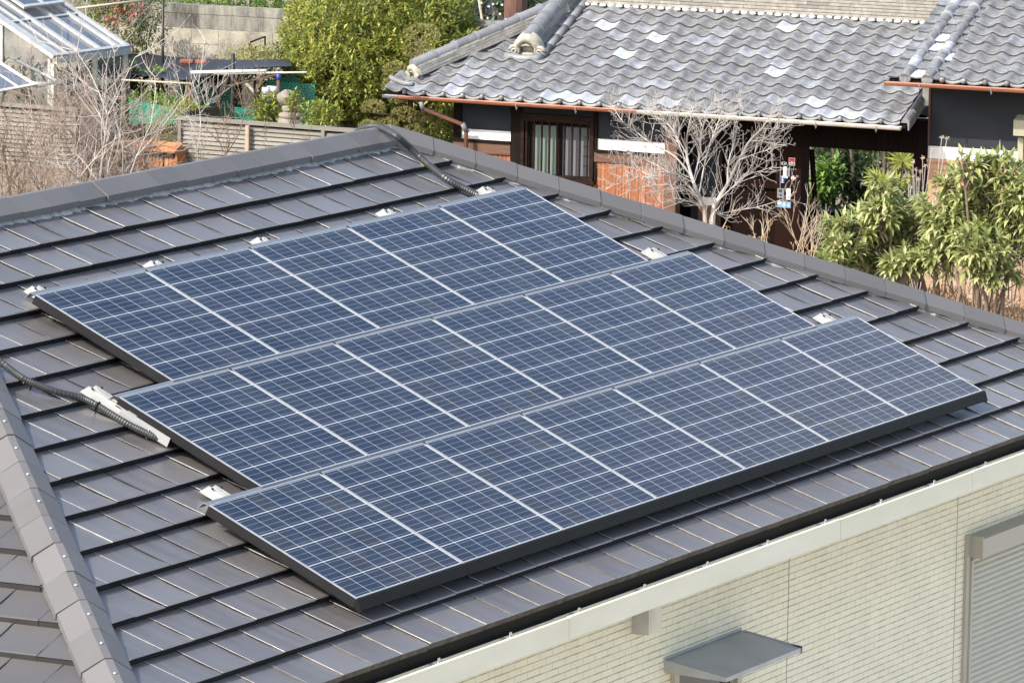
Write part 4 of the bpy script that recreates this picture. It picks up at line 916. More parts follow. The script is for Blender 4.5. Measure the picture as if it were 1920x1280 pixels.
M['leaf_grass'] = leafmat('bamboo_grass_leaf', (.27,.28,.10), (.16,.18,.06), (.48,.44,.20), .6)
M['pine'] = leafmat('pine_needle', (.22,.225,.065), (.12,.13,.038), (.40,.36,.13), .6)
M['dry'] = leafmat('dry_leaf', (.40,.23,.11), (.24,.13,.06), (.58,.42,.26), .8)
M['straw'] = mat('dry_stem', (.52,.40,.27), (.36,.25,.16), rough=.8, scale=8, tint=(.66,.56,.44))
M['twig_grey'] = mat('pale_bark', (.52,.495,.45), (.32,.30,.265), rough=.8, scale=12, tint=(.38,.32,.285))
M['twig_brown'] = mat('brown_twig', (.155,.105,.072), (.075,.05,.035), rough=.8, scale=12, tint=(.26,.195,.145))
M['twig_mid'] = mat('mid_twig', (.36,.30,.245), (.18,.145,.115), rough=.8, scale=12, tint=(.33,.25,.21))
M['bark'] = mat('bark', (.14,.105,.075), (.07,.05,.036), rough=.9, scale=14, bump=.6, bscale=30)
M['bark_red'] = mat('red_bark', (.17,.062,.036), (.085,.066,.052), rough=.9, scale=7, stretch=(5,5,.7), amt=1.6, bump=.8, bscale=20)
def at(px, py, Z): return cp(px, py, Z)
def ground_at(p): q = Vector((p.x, p.y, 0)); q.z = gz(q); return q
def rvec(rnd):
    while True:
        v = Vector((rnd.uniform(-1,1), rnd.uniform(-1,1), rnd.uniform(-1,1)))
        if .05 < v.length < 1: return v.normalized()
def shoot(mb, p, d, rnd, n, L, W, spread=.9, mi=0, tint=None, stemL=.06, droop=.1, fold=.12):
    d = d.normalized(); a = d.orthogonal().normalized(); b = d.cross(a); q0 = rnd.random()*6.28
    for k in range(n):
        q = q0+k*2.4; t = k/max(1,n-1); out = a*math.cos(q)+b*math.sin(q)
        dd = (d*(1-spread*(1-t)*.8)+out*spread*(1.1-.6*t)+rvec(rnd)*.18)
        l = L*rnd.uniform(.65,1.15)
        mb.leaf(p+d*(stemL*t), dd, UPV+rvec(rnd)*.3, l, W*rnd.uniform(.8,1.15), rnd.random()**1.5 if tint is None else tint, fold, droop*rnd.uniform(.3,1.6), mi)
def crown(mb, c, rx, ry, rz, rnd, nshoot, nleaf, L, W, spread=.9, bumps=10, bump=.22, inner=.25, mi=0, minz=None, droop=.1, up=.35, stemL=.06):
    """shoots over a lumpy ellipsoid; lumps leave hollows that stay open"""
    bs = [rvec(rnd) for _ in range(bumps)]
    for i in range(nshoot):
        v = rvec(rnd); m = max(v.dot(b) for b in bs); rad = 1-bump+bump*1.6*max(0, (m-.55)/.45)
        if m < .72 and rnd.random() < .35: continue
        k = rad*(1-inner*rnd.random()**2.2 if rnd.random() < .75 else rnd.uniform(.35,.9))
        p = c+RH*(v.x*rx*k)+FH*(v.y*ry*k)+UPV*(v.z*rz*k)
        if minz is not None and p.z < minz: continue
        d = (RH*v.x+FH*v.y+UPV*(v.z+up))+rvec(rnd)*.35
        shoot(mb, p, d, rnd, nleaf, L, W, spread, mi, None, stemL, droop)
def limb(mb, pts, r0, r1, n=6, tint=.4, sm=6):
    c = smooth_path([Vector(p) for p in pts], sm); N = len(c); mb.tube(c, [r0+(r1-r0)*i/(N-1) for i in range(N)], n, tint); return c
def twigs(mb, p, d, L, r, lev, rnd, up=.25, n=3, ang=.85, side=4, bud=None, tintv=None):
    """bare branch that forks again and again"""
    d = d.normalized(); K = 3; pts = [p]; q = p; dd = d
    for k in range(K): dd = (dd+rvec(rnd)*.16+UPV*up*.16).normalized(); q = q+dd*(L/K); pts.append(q)
    t = rnd.random() if tintv is None else tintv
    mb.tube(pts, [r*(1-.5*k/K) for k in range(K+1)], side, t, 0, False)
    if lev <= 0:
        if bud: mb.ball(pts[-1]+dd*bud*.6, bud, bud, bud*1.5, 5, 3, 1.0)
        return
    for k in range(n):
        i = rnd.choice([1,2,3,3]); b = pts[i]; o = rvec(rnd); o = (o-dd*o.dot(dd)); 
        if o.length < 1e-3: continue
        o.normalize(); nd = dd*math.cos(ang)+o*math.sin(ang)*rnd.uniform(.6,1.2)+UPV*up
        twigs(mb, b, nd, L*rnd.uniform(.5,.8), max(r*.62,.0018), lev-1, rnd, up, n, ang, side, bud, t)
def plant(name, label, cat, base, parts, group=None):
    root = empty(name, label, cat, base, 0, group); mi = Matrix.Translation(base).inverted()
    for (nm, mb, m) in parts:
        mb.v = [tuple(Vector(v)-base) for v in mb.v]; mb.build(nm, m, root)
    return root
rnd = random.Random(21)
# ---- big clipped shrub left of the gatehouse
c = at(705,100,76.3); mb = MB(); tr = MB()
crown(mb, c, 1.18, 1.0, 1.02, rnd, 4300, 6, .112, .036, .95, 26, .22, .22)
crown(mb, at(800,60,76.6), .62, .6, .62, rnd, 950, 6, .105, .033, .95, 12, .25, .2)
crown(mb, at(640,165,75.6), .72, .6, .55, rnd, 1100, 6, .105, .033, .95, 12, .25, .2)
crown(mb, at(790,170,75.8), .66, .5, .6, rnd, 950, 6, .105, .033, .95, 12, .25, .2)
b = ground_at(c)
for k in range(5): limb(tr, [b+RH*rnd.uniform(-.1,.1), b+RH*rnd.uniform(-.25,.25)+UPV*.4, c+RH*rnd.uniform(-.6,.6)+FH*rnd.uniform(-.4,.4)+UPV*rnd.uniform(-.3,.4)], .05, .015)
plant("evergreen_shrub", "large rounded yellow green shrub left of the gatehouse roof", "shrub", b, [("crown", mb, M['leaf_olive']), ("trunk", tr, M['bark'])])
# ---- leafy shrub below the downpipe
c = at(835,262,74.4); mb = MB(); tr = MB(); crown(mb, c, .34, .3, .42, rnd, 330, 6, .10, .030, 1.0, 9, .3, .4); b = ground_at(c); limb(tr, [b, c], .02, .01)
plant("evergreen_shrub", "small leafy shrub below the slanting downpipe", "shrub", b, [("crown", mb, M['leaf_olive']), ("trunk", tr, M['bark'])])
# ---- cloud pruned pine in front of it
pads = [(792,68,31,20),(785,100,27,17),(741,134,21,14),(736,163,18,15),(745,188,14,10),(757,219,24,16),(800,224,17,13),(700,205,22,14),(726,236,20,12),(832,175,16,11),(690,238,16,9),(776,250,20,12)]
b = ground_at(at(765,240,74.0)); root = empty("cloud_pruned_pine", "cloud pruned pine with small round pads beside the roof corner", "tree", b)
tk = MB(); limb(tk, [Vector((0,0,-.1)), at(770,200,74.0)-b, at(760,150,74.1)-b, at(785,100,74.3)-b, at(792,70,74.3)-b], .05, .018)
for (x, y, rx, ry) in pads:
    mb = MB(); cc = at(x, y, 73.9)-b; k = 73.9/FPX; ax, az = rx*k, ry*k
    for i in range(230):
        v = rvec(rnd); 
        if v.z < -.5: continue
        p = cc+RH*(v.x*ax)+FH*(v.y*ax)+UPV*(v.z*az)
        for j in range(7): mb.leaf(p, Vector((0,0,.9))+v*.5+rvec(rnd)*.75, rvec(rnd), rnd.uniform(.03,.055), .008, rnd.random(), 0)
    mb.build("foliage_pad", M['pine'], root); limb(tk, [at(768,y+14,74.0)-b, cc-UPV*az*.5], .018, .010)
tk.build("trunk", M['bark'], root)
# ---- dark trees and a red barked trunk behind the roof
c = at(905,10,86); mb = MB(); tr = MB()
crown(mb, c, 1.5, 1.2, 1.6, rnd, 1500, 7, .15, .06, .9, 18, .25, .5); b = ground_at(c); limb(tr, [b, c], .12, .04)
plant("broadleaf_tree", "dark evergreen tree standing behind the roof hip", "tree", b, [("crown", mb, M['leaf_dark']), ("trunk", tr, M['bark'])])
c = at(852,14,79); mb = MB(); tr = MB()
for i in range(30):
    p = c+RH*rnd.uniform(-.34,.30)+FH*rnd.uniform(-.3,.3)+UPV*rnd.uniform(-.22,.35); shoot(mb, p, UPV+rvec(rnd)*.6, rnd, 7, .20, .075, 1.1, 0, None, .05, .25); limb(tr, [p-UPV*.12, p], .008, .005, 5)
b = ground_at(c); limb(tr, [b, c-UPV*.2], .03, .02)
for i in range(5): limb(tr, [c-UPV*.3, c+RH*rnd.uniform(-.3,.3)+UPV*rnd.uniform(-.1,.3)], .012, .006, 5)
plant("camellia_shrub", "shrub with broad glossy leaves above the big yellow green shrub", "shrub", b, [("foliage", mb, leafmat('broad_leaf', (.11,.19,.05), (.06,.11,.03), (.24,.32,.12), .25)), ("trunk", tr, M['bark'])])
tr = MB(); b = ground_at(at(968,40,80)); limb(tr, [b, at(966,45,80), at(972,-40,80), at(990,-160,80)], .17, .14, 12); limb(tr, [at(968,0,80), at(940,-60,80)], .09, .06, 8)
plant("red_barked_tree", "thick peeling red brown trunk behind the tiled hip", "tree", b, [("trunk", tr, M['bark_red'])])
M['petal'] = mat('petal', (.85,.82,.80), (.75,.70,.70), rough=.6)
mb = MB(); tr = MB(); b = ground_at(at(920,40,79.5))
limb(tr, [b, at(935,60,79.5), at(925,20,79.6), at(915,-30,79.6)], .012, .005, 5); limb(tr, [at(930,45,79.5), at(950,60,79.5)], .005, .003, 4); limb(tr, [at(925,25,79.5), at(900,35,79.5)], .005, .003, 4)
for (x, y) in ((902,5),(916,12),(937,26),(914,34),(921,45),(906,62),(892,47),(944,48),(941,9),(924,8),(890,52),(932,60),(895,64),(918,-6),(948,36)):
    for k in range(5): q = k*1.257; mb.leaf(at(x,y,79.5), RH*math.cos(q)+UPV*math.sin(q)-FH*.4, -FH, .022*rnd.uniform(.7,1.2), .02, .5, .0)
plant("plum_tree", "thin plum branches with scattered white blossoms in front of the dark tree", "tree", b, [("blossom", mb, M['petal']), ("branches", tr, M['bark'])])
mb = MB(); mb.tube([at(897,-60,78.5), at(898,0,78.5), at(904,38,78.5), at(913,72,78.5), at(925,125,78.5)], [.017,.017,.016,.015,.015], 6)
for y, x in ((15,900.5),(42,906)): mb.tube([at(x,y,78.5)-UPV*.012, at(x,y,78.5)+UPV*.012], .022, 6)
M['bamboo'] = mat('bamboo', (.58,.52,.40), (.42,.37,.27), rough=.5, scale=6); tag(mb.build("bamboo_pole", [M['bamboo']]), "slender grey bamboo pole leaning in front of the dark tree", "pole")
# ---- the garden wall of concrete blocks
B_ = Frame(flat(cp(420,100,78)), 22)
M['block'] = mat('concrete_block', (.40,.37,.29), (.085,.080,.068), rough=.95, scale=3.0, amt=1.25, detail=13, tint=(.46,.43,.34), bump=.6, bscale=45)
M['block_top'] = mat('stained_block', (.27,.26,.22), (.035,.034,.032), rough=.95, scale=3.0, stretch=(2.4,2.4,.6), amt=1.4, detail=13, tint=(.30,.28,.23), bump=.6, bscale=45)
wl = empty("block_wall", "stained concrete block wall at the back of the left garden", "wall", B_.O, B_.rz)
zt_ = B_.on(420,11,0).z; x0_ = B_.on(-60,10,0).x; x1_ = B_.on(960,60,0).x
mb = MB(); mt = MB(); zz = zt_-.125
mt.box((x0_,-.065,zt_-.12),(x1_,.065,zt_-.0)); nn = int((x1_-x0_)/.4)
mt = MB()
for i in range(nn+1): xa = x0_+i*.4; mt.box((xa+.003,-.068,zt_-.122),(xa+.397,.068,zt_+rnd.uniform(-.004,.004)), rnd.random()*.3)
mt.build("coping", [M['block_top']], wl)
r = 0; top2 = MB()
while zz > 1.5:
    for i in range(-1, nn+2):
        xa = x0_+i*.4+(.2 if r % 2 else 0); j = rnd.uniform(-.003,.003); (top2 if r < 1 else mb).box((xa+.004,-.062+j,zz-.196),(xa+.396,.06,zz-.004), rnd.random()*.35)
    zz -= .2; r += 1
mb.build("block_course", [M['block']], wl); top2.build("block_course", [M['block_top']], wl)
mb = MB(); mb.box((x0_-.3,-.057,1.4),(x1_+.3,.057,zt_-.124)); mb.build("mortar", [M['mortar']], wl)
# bright hedge beyond the wall
c = at(470,-9,84); mb = MB(); tr = MB(); crown(mb, c, 1.5, .5, .26, rnd, 1500, 6, .07, .03, .9, 14, .25, .3); b = ground_at(c); limb(tr, [b, c], .04, .02)
plant("clipped_hedge", "bright green hedge showing above the block wall", "hedge", b, [("crown", mb, M['leaf_bright']), ("trunk", tr, M['bark'])])
# ---- nandina against the wall, with trellis
c = at(235,45,77.0); mb = MB(); mr = MB(); tr = MB(); b = ground_at(c)
crown(mb, c, .50, .35, .46, rnd, 520, 6, .075, .028, 1.0, 12, .35, .4, droop=.2)
crown(mb, at(190,-10,77.2), .4, .3, .35, rnd, 200, 6, .075, .028, 1.0, 8, .35, .4, droop=.2)
for (x, y) in ((215,12),(222,25),(218,35),(247,8),(251,20),(260,-5),(205,30),(232,42),(228,18),(243,28),(270,12)):
    for k in range(4): shoot(mr, at(x,y,76.6)+rvec(rnd)*.04, UPV*-.3+rvec(rnd)*.6, rnd, 4, .07, .024, .8, 0, None, .03, .3)
for k in range(9): limb(tr, [b+RH*rnd.uniform(-.15,.15), b+RH*rnd.uniform(-.4,.4)+UPV*.6, c+RH*rnd.uniform(-.45,.45)+UPV*rnd.uniform(-.2,.4)], .012, .006, 5)
plant("nandina_shrub", "shrub with green and coral red leaves against the block wall", "shrub", b, [("foliage", mb, M['leaf_nandina']), ("red_foliage", mr, M['leaf_red']), ("stems", tr, M['bark'])])
M['black_pipe'] = mat('black_pipe', (.02,.022,.022), (.012,.012,.012), rough=.5)
M['white_pipe'] = mat('white_pipe', (.60,.60,.58), (.48,.48,.46), rough=.35)
def pole(name, label, a, bpt, r, m, cat="pole", n=8, group=None):
    mb = MB(); mb.tube([a, bpt], r, n); return tag(mb.build(name, [m], smooth=True), label, cat, group)
def post(px, py, Z, r, label, group=None):
    a = at(px, py, Z); return pole("garden_post", label, ground_at(a), a, r, M['black_pipe'], "post", 8, group)
post(306,-12,76.2,.018,"black post at the right side of the red leaved shrub")
post(128,10,75.9,.018,"short black post beside the top of the greenhouse roof")
pole("bamboo_pole", "long pale pole slanting over the red leaved shrub", at(118,19.5,76.0), at(300,-3,76.6), .016, M['bamboo'])
for k, (x0, y0, x1, y1) in enumerate(((300,3,224,88),(290,2,205,85),(276,3,190,80),(262,6,178,72),(300,30,236,98))):
    mb = MB(); mb.tube([at(x0,y0,76.3), at(x1,y1,75.7)], .0035, 4); tag(mb.build("trellis_wire", [M['steel']]), "thin slanting wire in front of the red leaved shrub", "wire", "slanting trellis wires")
# ---- terracotta planters and bamboo grass at the wall's foot
for i, (x0, x1, y) in enumerate(((338,362,106),(366,388,107),(390,420,108))):
    p0, p1 = at(x0,y,76.2), at(x1,y,76.2); p0 = p0-UPV*.055; p1 = p1-UPV*.055; d = (p1-p0); L = d.length; d.z = 0; d.normalize(); n_ = d.cross(UPV); mb = MB(); cc = (p0+p1)/2
    M.setdefault('terracotta', mat('terracotta', (.33,.11,.055), (.24,.075,.04), rough=.8, scale=9))
    mb.obox(cc-UPV*.10, d*(L*.44), n_*.08, UPV*.08); mb.obox(cc-UPV*.005, d*(L*.5), n_*.10, UPV*.014); mb.obox(cc+UPV*.010, d*(L*.42), n_*.075, UPV*.002)
    sh_ = MB(); zg = gz(cc); sh_.obox(Vector((cc.x,cc.y,(cc.z-.182+zg)/2)), d*(L*.40), n_*.07, UPV*max(.02,(cc.z-.182-zg)/2))
    root = mb.build("planter_box", [M['terracotta']]); tag(root, ["terracotta planter at the wall's foot, leftmost of three", "terracotta planter between two others at the wall's foot", "longest terracotta planter at the wall's foot, next to the grass clump"][i], "planter", "terracotta planters by the wall"); sh_.build("stand", [M['old_wood']], root)
c = at(482,98,76.4); mb = MB(); b = ground_at(c)
for i in range(900):
    p = c+RH*rnd.gauss(0,.20)+FH*rnd.gauss(0,.12)+UPV*(-.12+abs(rnd.gauss(0,.09))); mb.leaf(p, UPV*.8+rvec(rnd)*.9, rvec(rnd), rnd.uniform(.06,.13), .012, rnd.random(), .0, .2)
st_ = MB()
for i in range(14): limb(st_, [b+RH*rnd.uniform(-.3,.3), c+RH*rnd.uniform(-.35,.35)], .006, .003, 4, .4, 3)
plant("bamboo_grass", "pale bamboo grass clump before the block wall", "grass clump", b, [("foliage", mb, M['leaf_grass']), ("stems", st_, M['straw'])])
mb = MB()
for a_, b_ in (((468,82),(468,98)),((497,68),(497,92)),((468,80),(497,69)),((470,92),(490,86))): mb.tube([at(*a_,77.2), at(*b_,77.2)], .012, 4)
tag(mb.build("plant_trellis", [M['old_wood']]), "small dark stand of sticks behind the bamboo grass", "trellis")
# ---- greenhouse
ang = R(59); GE = RH*math.cos(ang)+FH*math.sin(ang); GN = RH*math.sin(ang)-FH*math.cos(ang)      # eave direction (away to the right), outward normal
gc = at(106,108,73); GM = Matrix(((GE.x, -GN.x, 0, gc.x), (GE.y, -GN.y, 0, gc.y), (0,0,1,gc.z), (0,0,0,1)))      # local x along eave, y up the roof (inwards), z up
ghl = GM.inverted()
def gh_on_roof(px, py, pitch):      # pixel onto the greenhouse roof plane
    n = Vector((0,-math.sin(pitch),math.cos(pitch))); nw = (GM.to_3x3() @ n); d = ray(px, py); k = (gc-CAM).dot(nw)/d.dot(nw); return ghl @ (CAM+d*k)
gp = R(26); gh = empty("greenhouse", "white framed glass greenhouse in the far left corner", "greenhouse", mat=GM)
gL = gh_on_roof(237,90,gp).x; gU = 2.6; cg, sg_ = math.cos(gp), math.sin(gp)
M['glass'] = bpy.data.materials.new('glass'); M['glass'].use_nodes = True
_n = M['glass'].node_tree; _b = _n.nodes["Principled BSDF"]; _b.inputs['Base Color'].default_value = (.085,.11,.15,1); _b.inputs['Roughness'].default_value = .12; _b.inputs['Alpha'].default_value = .88; _b.inputs['Specular IOR Level'].default_value = .35
M['glass_clear'] = M['glass'].copy(); M['glass_clear'].node_tree.nodes['Principled BSDF'].inputs['Alpha'].default_value = .35
def gbar(mb, x0, y0, x1, y1, w, h, z=0.0):     # bar lying on the roof slope
    a = Vector((x0, y0*cg, y0*sg_)); b = Vector((x1, y1*cg, y1*sg_)); d = (b-a).normalized(); up = Vector((0,-sg_,cg)); s_ = d.cross(up)
    mb.obox((a+b)/2+up*(z+h/2), d*((b-a).length/2), s_*(w/2), up*(h/2))
gf = MB()
gbar(gf, -.035, -.02, -.035, gU, .16, .05); gbar(gf, gL, -.02, gL, gU, .06, .05)
for t in (.33,.62,.87): gbar(gf, gL*t, .03, gL*t, gU, .06, .045, .003)
gbar(gf, .045, .0, gL-.03, .0, .05, .05); gbar(gf, .045, .86, gL-.03, .86, .035, .03); gbar(gf, .045, gU, gL-.03, gU, .05, .05); gbar(gf, gL*.16, .03, gL*.16, gU, .035, .035, .002)
gf.box((-.06,-.045,-.075),(gL+.02,-.02,.005)); gf.build("roof_frame", [M['white_metal']], gh)
gg = MB(); up = Vector((0,-sg_,cg)); a = Vector((0,0,0)); gg.add([(0,.02*cg,.02*sg_+.012),(gL,.02*cg,.02*sg_+.012),(gL,gU*cg,gU*sg_+.012),(0,gU*cg,gU*sg_+.012)],[(0,1,2,3)]); gg.build("roof_glass", [M['glass']], gh)
vt = MB(); y0v = 1.02      # raised vent sash
for (xa, xb) in ((gL*.33,gL*.62),(gL*.62,gL*.87)):
    for z0 in (.10,):
        gbar(vt, xa+.03, y0v, xb-.01, y0v, .05, .03, z0)
for t in (.33,.62,.87): gbar(vt, gL*t, y0v-.02, gL*t, gU, .055, .035, .09)
vo = vt.build("roof_vent", [M['white_metal']], gh)
vg2 = MB(); P = [Vector((x, y*cg, y*sg_))+up*.115 for x, y in ((gL*.33,y0v),(gL*.87,y0v),(gL*.87,gU),(gL*.33,gU))]; vg2.add(P, [(0,1,2,3)]); vg2.build("vent_glass", [M['glass']], vo)
gw = MB(); hgt = gc.z-gz(gc)
for x in (-.06, gL*.55, gL-.02): gw.box((x,0,-hgt),(x+.05,.05,-.076))
gw.box((-.01,.005,-.42),(gL-.021,.045,-.38)); gw.box((-.01,.005,-hgt),(gL-.021,.045,-hgt+.25)); gw.build("wall_frame", [M['slat']], gh)
gs = MB(); gs.add([(-.01,.025,-hgt),(gL,.025,-hgt),(gL,.025,-.08),(-.01,.025,-.08)],[(0,1,2,3)]); gs.build("wall_glass", [M['glass_clear']], gh)
ge_ = MB(); ge_.add([(-.035,.03,-hgt),(-.035,gU*cg,-hgt),(-.035,gU*cg,gU*sg_-.01),(-.035,.03,0)],[(0,1,2,3)]); ge_.build("gable_glass", [M['glass_clear']], gh)
gq = MB()
for t in (.0,.33,.66,1.0): gq.box((-.065,.051+t*(gU*cg-.1),-hgt),(-.03,.09+t*(gU*cg-.1),t*gU*sg_-.02))
gq.box((-.066,.091,-.36),(-.031,gU*cg,-.32)); gq.build("gable_frame", [M['white_metal']], gh)
lo_ = MB(); lg = MB()      # lower lean-to roof in front of the gable
q0 = ghl @ at(66,162,72.2); 
for k in range(3):
    a = ghl @ at(66-k*32,160+k*5,72.2); b = ghl @ at(-30-k*30,100+k*3,73.2); lo_.tube([a, b], .028, 4)
lo_.tube([ghl @ at(70,158,72.2), ghl @ at(-60,182,72.0)], .025, 4); lo_.tube([ghl @ at(106,154,72.9), ghl @ at(66,163,72.2)], .02, 4); lo_.tube([ghl @ at(106,152,72.9), ghl @ at(20,108,73.6)], .02, 4)
lo_.build("lean_to_frame", [M['white_metal']], gh)
lg.add([ghl @ at(66,160,72.21), ghl @ at(-60,184,72.0), ghl @ at(-160,120,73.0), ghl @ at(-30,100,73.2)], [(0,1,2,3)]); lg.build("lean_to_glass", [M['glass']], gh)
gi = MB(); gir = random.Random(3)
for i in range(160): shoot(gi, Vector((gir.uniform(.1,gL-.1), gir.uniform(.2,2.0), gir.uniform(-hgt+.1,-.25))), UPV+rvec(gir)*.5, gir, 6, .12, .04)
gi.v = [tuple(GM @ Vector(v)) for v in gi.v]; gb_ = ground_at(GM @ Vector((gL*.5,1.0,0)))
plant("potted_plants", "leafy plants standing inside the glass greenhouse", "plants", gb_, [("foliage", gi, M['leaf_nandina'])])
# ---- shade nets on posts
Gf = Frame(flat(cp(500,260,70)), 26)
def gP(px, py, y): q = Gf.on(px, py, y); return Gf.P(*q)
M['net'] = bpy.data.materials.new('shade_net'); M['net'].use_nodes = True
_n = M['net'].node_tree; _b = _n.nodes["Principled BSDF"]; _b.inputs['Base Color'].default_value = (.018,.019,.022,1); _b.inputs['Roughness'].default_value = .5; _b.inputs['Alpha'].default_value = .9
def sheet(name, label, cat, rows, m, sag=.05, n=12, parent=None, seed=1, th=.006):
    """cloth through rows of 3-D points, front row first"""
    rs = random.Random(seed); mb = MB(); R_ = [smooth_path(r, n) for r in rows]; K = min(len(r) for r in R_); V = []
    M_ = 6
    for q in range(len(R_)-1):
        for j in range(M_+(1 if q == len(R_)-2 else 0)):
            t = j/M_
            for i in range(K): V.append(R_[q][i].lerp(R_[q+1][i], t)-UPV*(sag*math.sin(math.pi*t))+UPV*rs.uniform(-.006,.006))
    rowsN = len(V)//K; W_ = [v-UPV*th for v in V]
    F = [(i*K+k, i*K+k+1, (i+1)*K+k+1, (i+1)*K+k) for i in range(rowsN-1) for k in range(K-1)]
    mb.add(V, F); mb.add(W_, [tuple(reversed(f)) for f in F])
    return tag(mb.build(name, [m], smooth=True), label, cat)
sheet("shade_net", "sagging black shade net between greenhouse and post", "net", [[gP(128,131,3.0), gP(252,140,3.0), gP(352,149,3.0), gP(432,125,3.2)], [gP(170,116,4.9), gP(252,101,5.4), gP(340,108,5.4), gP(437,113,5.2)]], M['net'], .10, 12, None, 2)
sheet("shade_net", "smaller black shade net right of the tall black post", "net", [[gP(438,131,3.2), gP(490,127,3.2), gP(548,124,3.2)], [gP(438,113,5.2), gP(490,112,5.2), gP(545,111,5.2)]], M['net'], .04, 12, None, 3)
def gpost(px, ytop, y, r, label, cat="post"): p = gP(px, ytop, y); return pole("garden_post", label, ground_at(p), p, r, M['black_pipe'], cat)
gpost(240,128,2.9,.030,"thick black post below the left end of the shade net")
gpost(437,101,3.05,.026,"tall black post between the two shade nets")
gpost(478,150,3.6,.018,"thin black post behind the weathered fence post")
pole("white_pole", "white pole lying level below the shade nets", gP(358,136,2.8), gP(500,133,2.8), .022, M['white_pipe']); pole("white_pole", "thin pale pole below the right shade net, reaching the shrub", gP(400,138,2.9), gP(575,136,2.9), .013, M['white_pipe'])
pole("bamboo_pole", "thin bamboo pole hung level below the left shade net", gP(228,150,2.7), gP(360,157,2.7), .012, M['bamboo']); pole("bamboo_pole", "dark pole slanting up to the right below the right shade net", gP(425,162,3.3), gP(525,139,3.3), .014, M['bark'])
pole("wooden_stake", "reddish stake below the shade nets", ground_at(gP(411,150,3.6)), gP(411,148,3.6), .022, M['bark_red'], "stake"); mb = MB(); mb.tube([gP(411,187,3.6), gP(428,150,3.6)], .012, 5); tag(mb.build("wooden_stake", [M['bark_red']]), "slanting brace leaning on the reddish stake", "stake")
# green wire nets
M['green_net'] = mat('green_wire', (.07,.46,.33), (.05,.34,.24), rough=.5)
def wire_net(label, c00, c10, c01, c11, nx, ny):
    mb = MB()
    P = lambda a, b: c00.lerp(c10, a).lerp(c01.lerp(c11, a), b)+FH*.03*math.sin(a*9)*math.sin(b*3.1)
    for j in range(ny):
        pts = [P(i/nx, (j+(.28 if (i+j) % 2 else -.0))/ny) for i in range(nx+1)]; mb.tube(pts, .0045, 3, .5, 0, False)
        if j: 
            for i in range(0, nx+1): 
                if (i+j) % 2: mb.tube([P(i/nx,(j+.28)/ny), P(i/nx,(j+1)/ny)], .0045, 3, .5, 0, False)
    return tag(mb.build("wire_net", [M['green_net']]), label, "net")
wire_net("green wire netting left of the slatted fence", gP(243,232,1.9), gP(335,232,1.9), gP(243,186,1.9), gP(335,204,1.9), 40, 16)
wire_net("tall green netting behind the hanging dried bundle", gP(330,240,3.8), gP(432,245,3.8), gP(330,150,3.8), gP(432,158,3.8), 36, 30)
wire_net("green netting right of the tall black post", gP(440,240,3.4), gP(500,245,3.4), gP(440,200,3.4), gP(500,205,3.4), 26, 16)
wire_net("green netting around the white standpipe", gP(500,245,3.9), gP(590,250,3.9), gP(500,150,3.9), gP(590,158,3.9), 32, 30)
M['tarp'] = mat('green_tarp', (.02,.15,.10), (.012,.09,.06), rough=.6, scale=4)
def panel(name, label, cat, pts, m, th=.012, y=0):
    mb = MB(); P = [gP(a,b,y) for a,b in pts]; Q = [p+FH*th for p in P]; n = len(P)
    mb.add(P+Q, [tuple(range(n)), tuple(range(2*n-1,n-1,-1))]+[(k,n+k,n+(k+1)%n,(k+1)%n) for k in range(n)]); return tag(mb.build(name, [m]), label, cat)
panel("green_tarp", "green sheet hung behind the white standpipe", "tarp", ((497,152),(552,142),(562,150),(560,196),(500,196)), M['tarp'], y=4.6)
panel("board", "pale board leaning behind the thin black post", "board", ((455,158),(479,152),(479,190),(455,192)), M['slat'], y=4.2)
panel("board", "pale plank lying level behind the thin black post", "board", ((446,190),(500,192),(500,198),(446,196)), M['bamboo'], .1, 4.0)
panel("board", "grey board sloping down behind the slatted fence", "board", ((338,216),(408,201),(408,216),(338,222)), M['old_wood'], .25, 1.0)
mb = MB(); p0 = gP(499,166,3.0); g0_ = ground_at(p0); mb.tube([g0_, gP(499,178,3.0)], .030, 10); mb.tube([gP(499,176,3.0), gP(499,164,3.0)], .055, 12); o = tag(mb.build("standpipe", [M['white_pipe']], smooth=True), "white water standpipe with a thick head behind the fence", "standpipe")
mb = MB(); mb.tube([gP(511,176,3.3), gP(511,162,3.3)], [.07,.075], 14); tag(mb.build("bucket", [flat_mat('pale_bucket',(.62,.68,.62))], smooth=True), "pale bucket behind the head of the white standpipe", "bucket")
mb = MB(); mb.tube([ground_at(gP(522,165,3.2)), gP(522,143,3.2)], .022, 8); o = mb.build("tool_handle", [M['bark_red']], smooth=True); tag(o, "brown wooden stake with a blue top beside the stone lantern", "stake"); mb = MB(); mb.tube([gP(522,150,3.2), gP(522,139,3.2)], .028, 8); mb.build("blue_cap", [M['s_blue']], o, True)
# dried bundle hanging from the pole
mb = MB(); hp = gP(354,157,2.65)
for i in range(150): a = rnd.uniform(0,6.28); mb.leaf(hp+rvec(rnd)*.03, Vector((math.cos(a)*.22,math.sin(a)*.22,-1)), RH+rvec(rnd)*.4, rnd.uniform(.2,.33), .022, rnd.random(), .1)
tag(mb.build("dried_bundle", [M['dry']]), "brown bundle of dried leaves hanging from the bamboo pole", "dried plant")
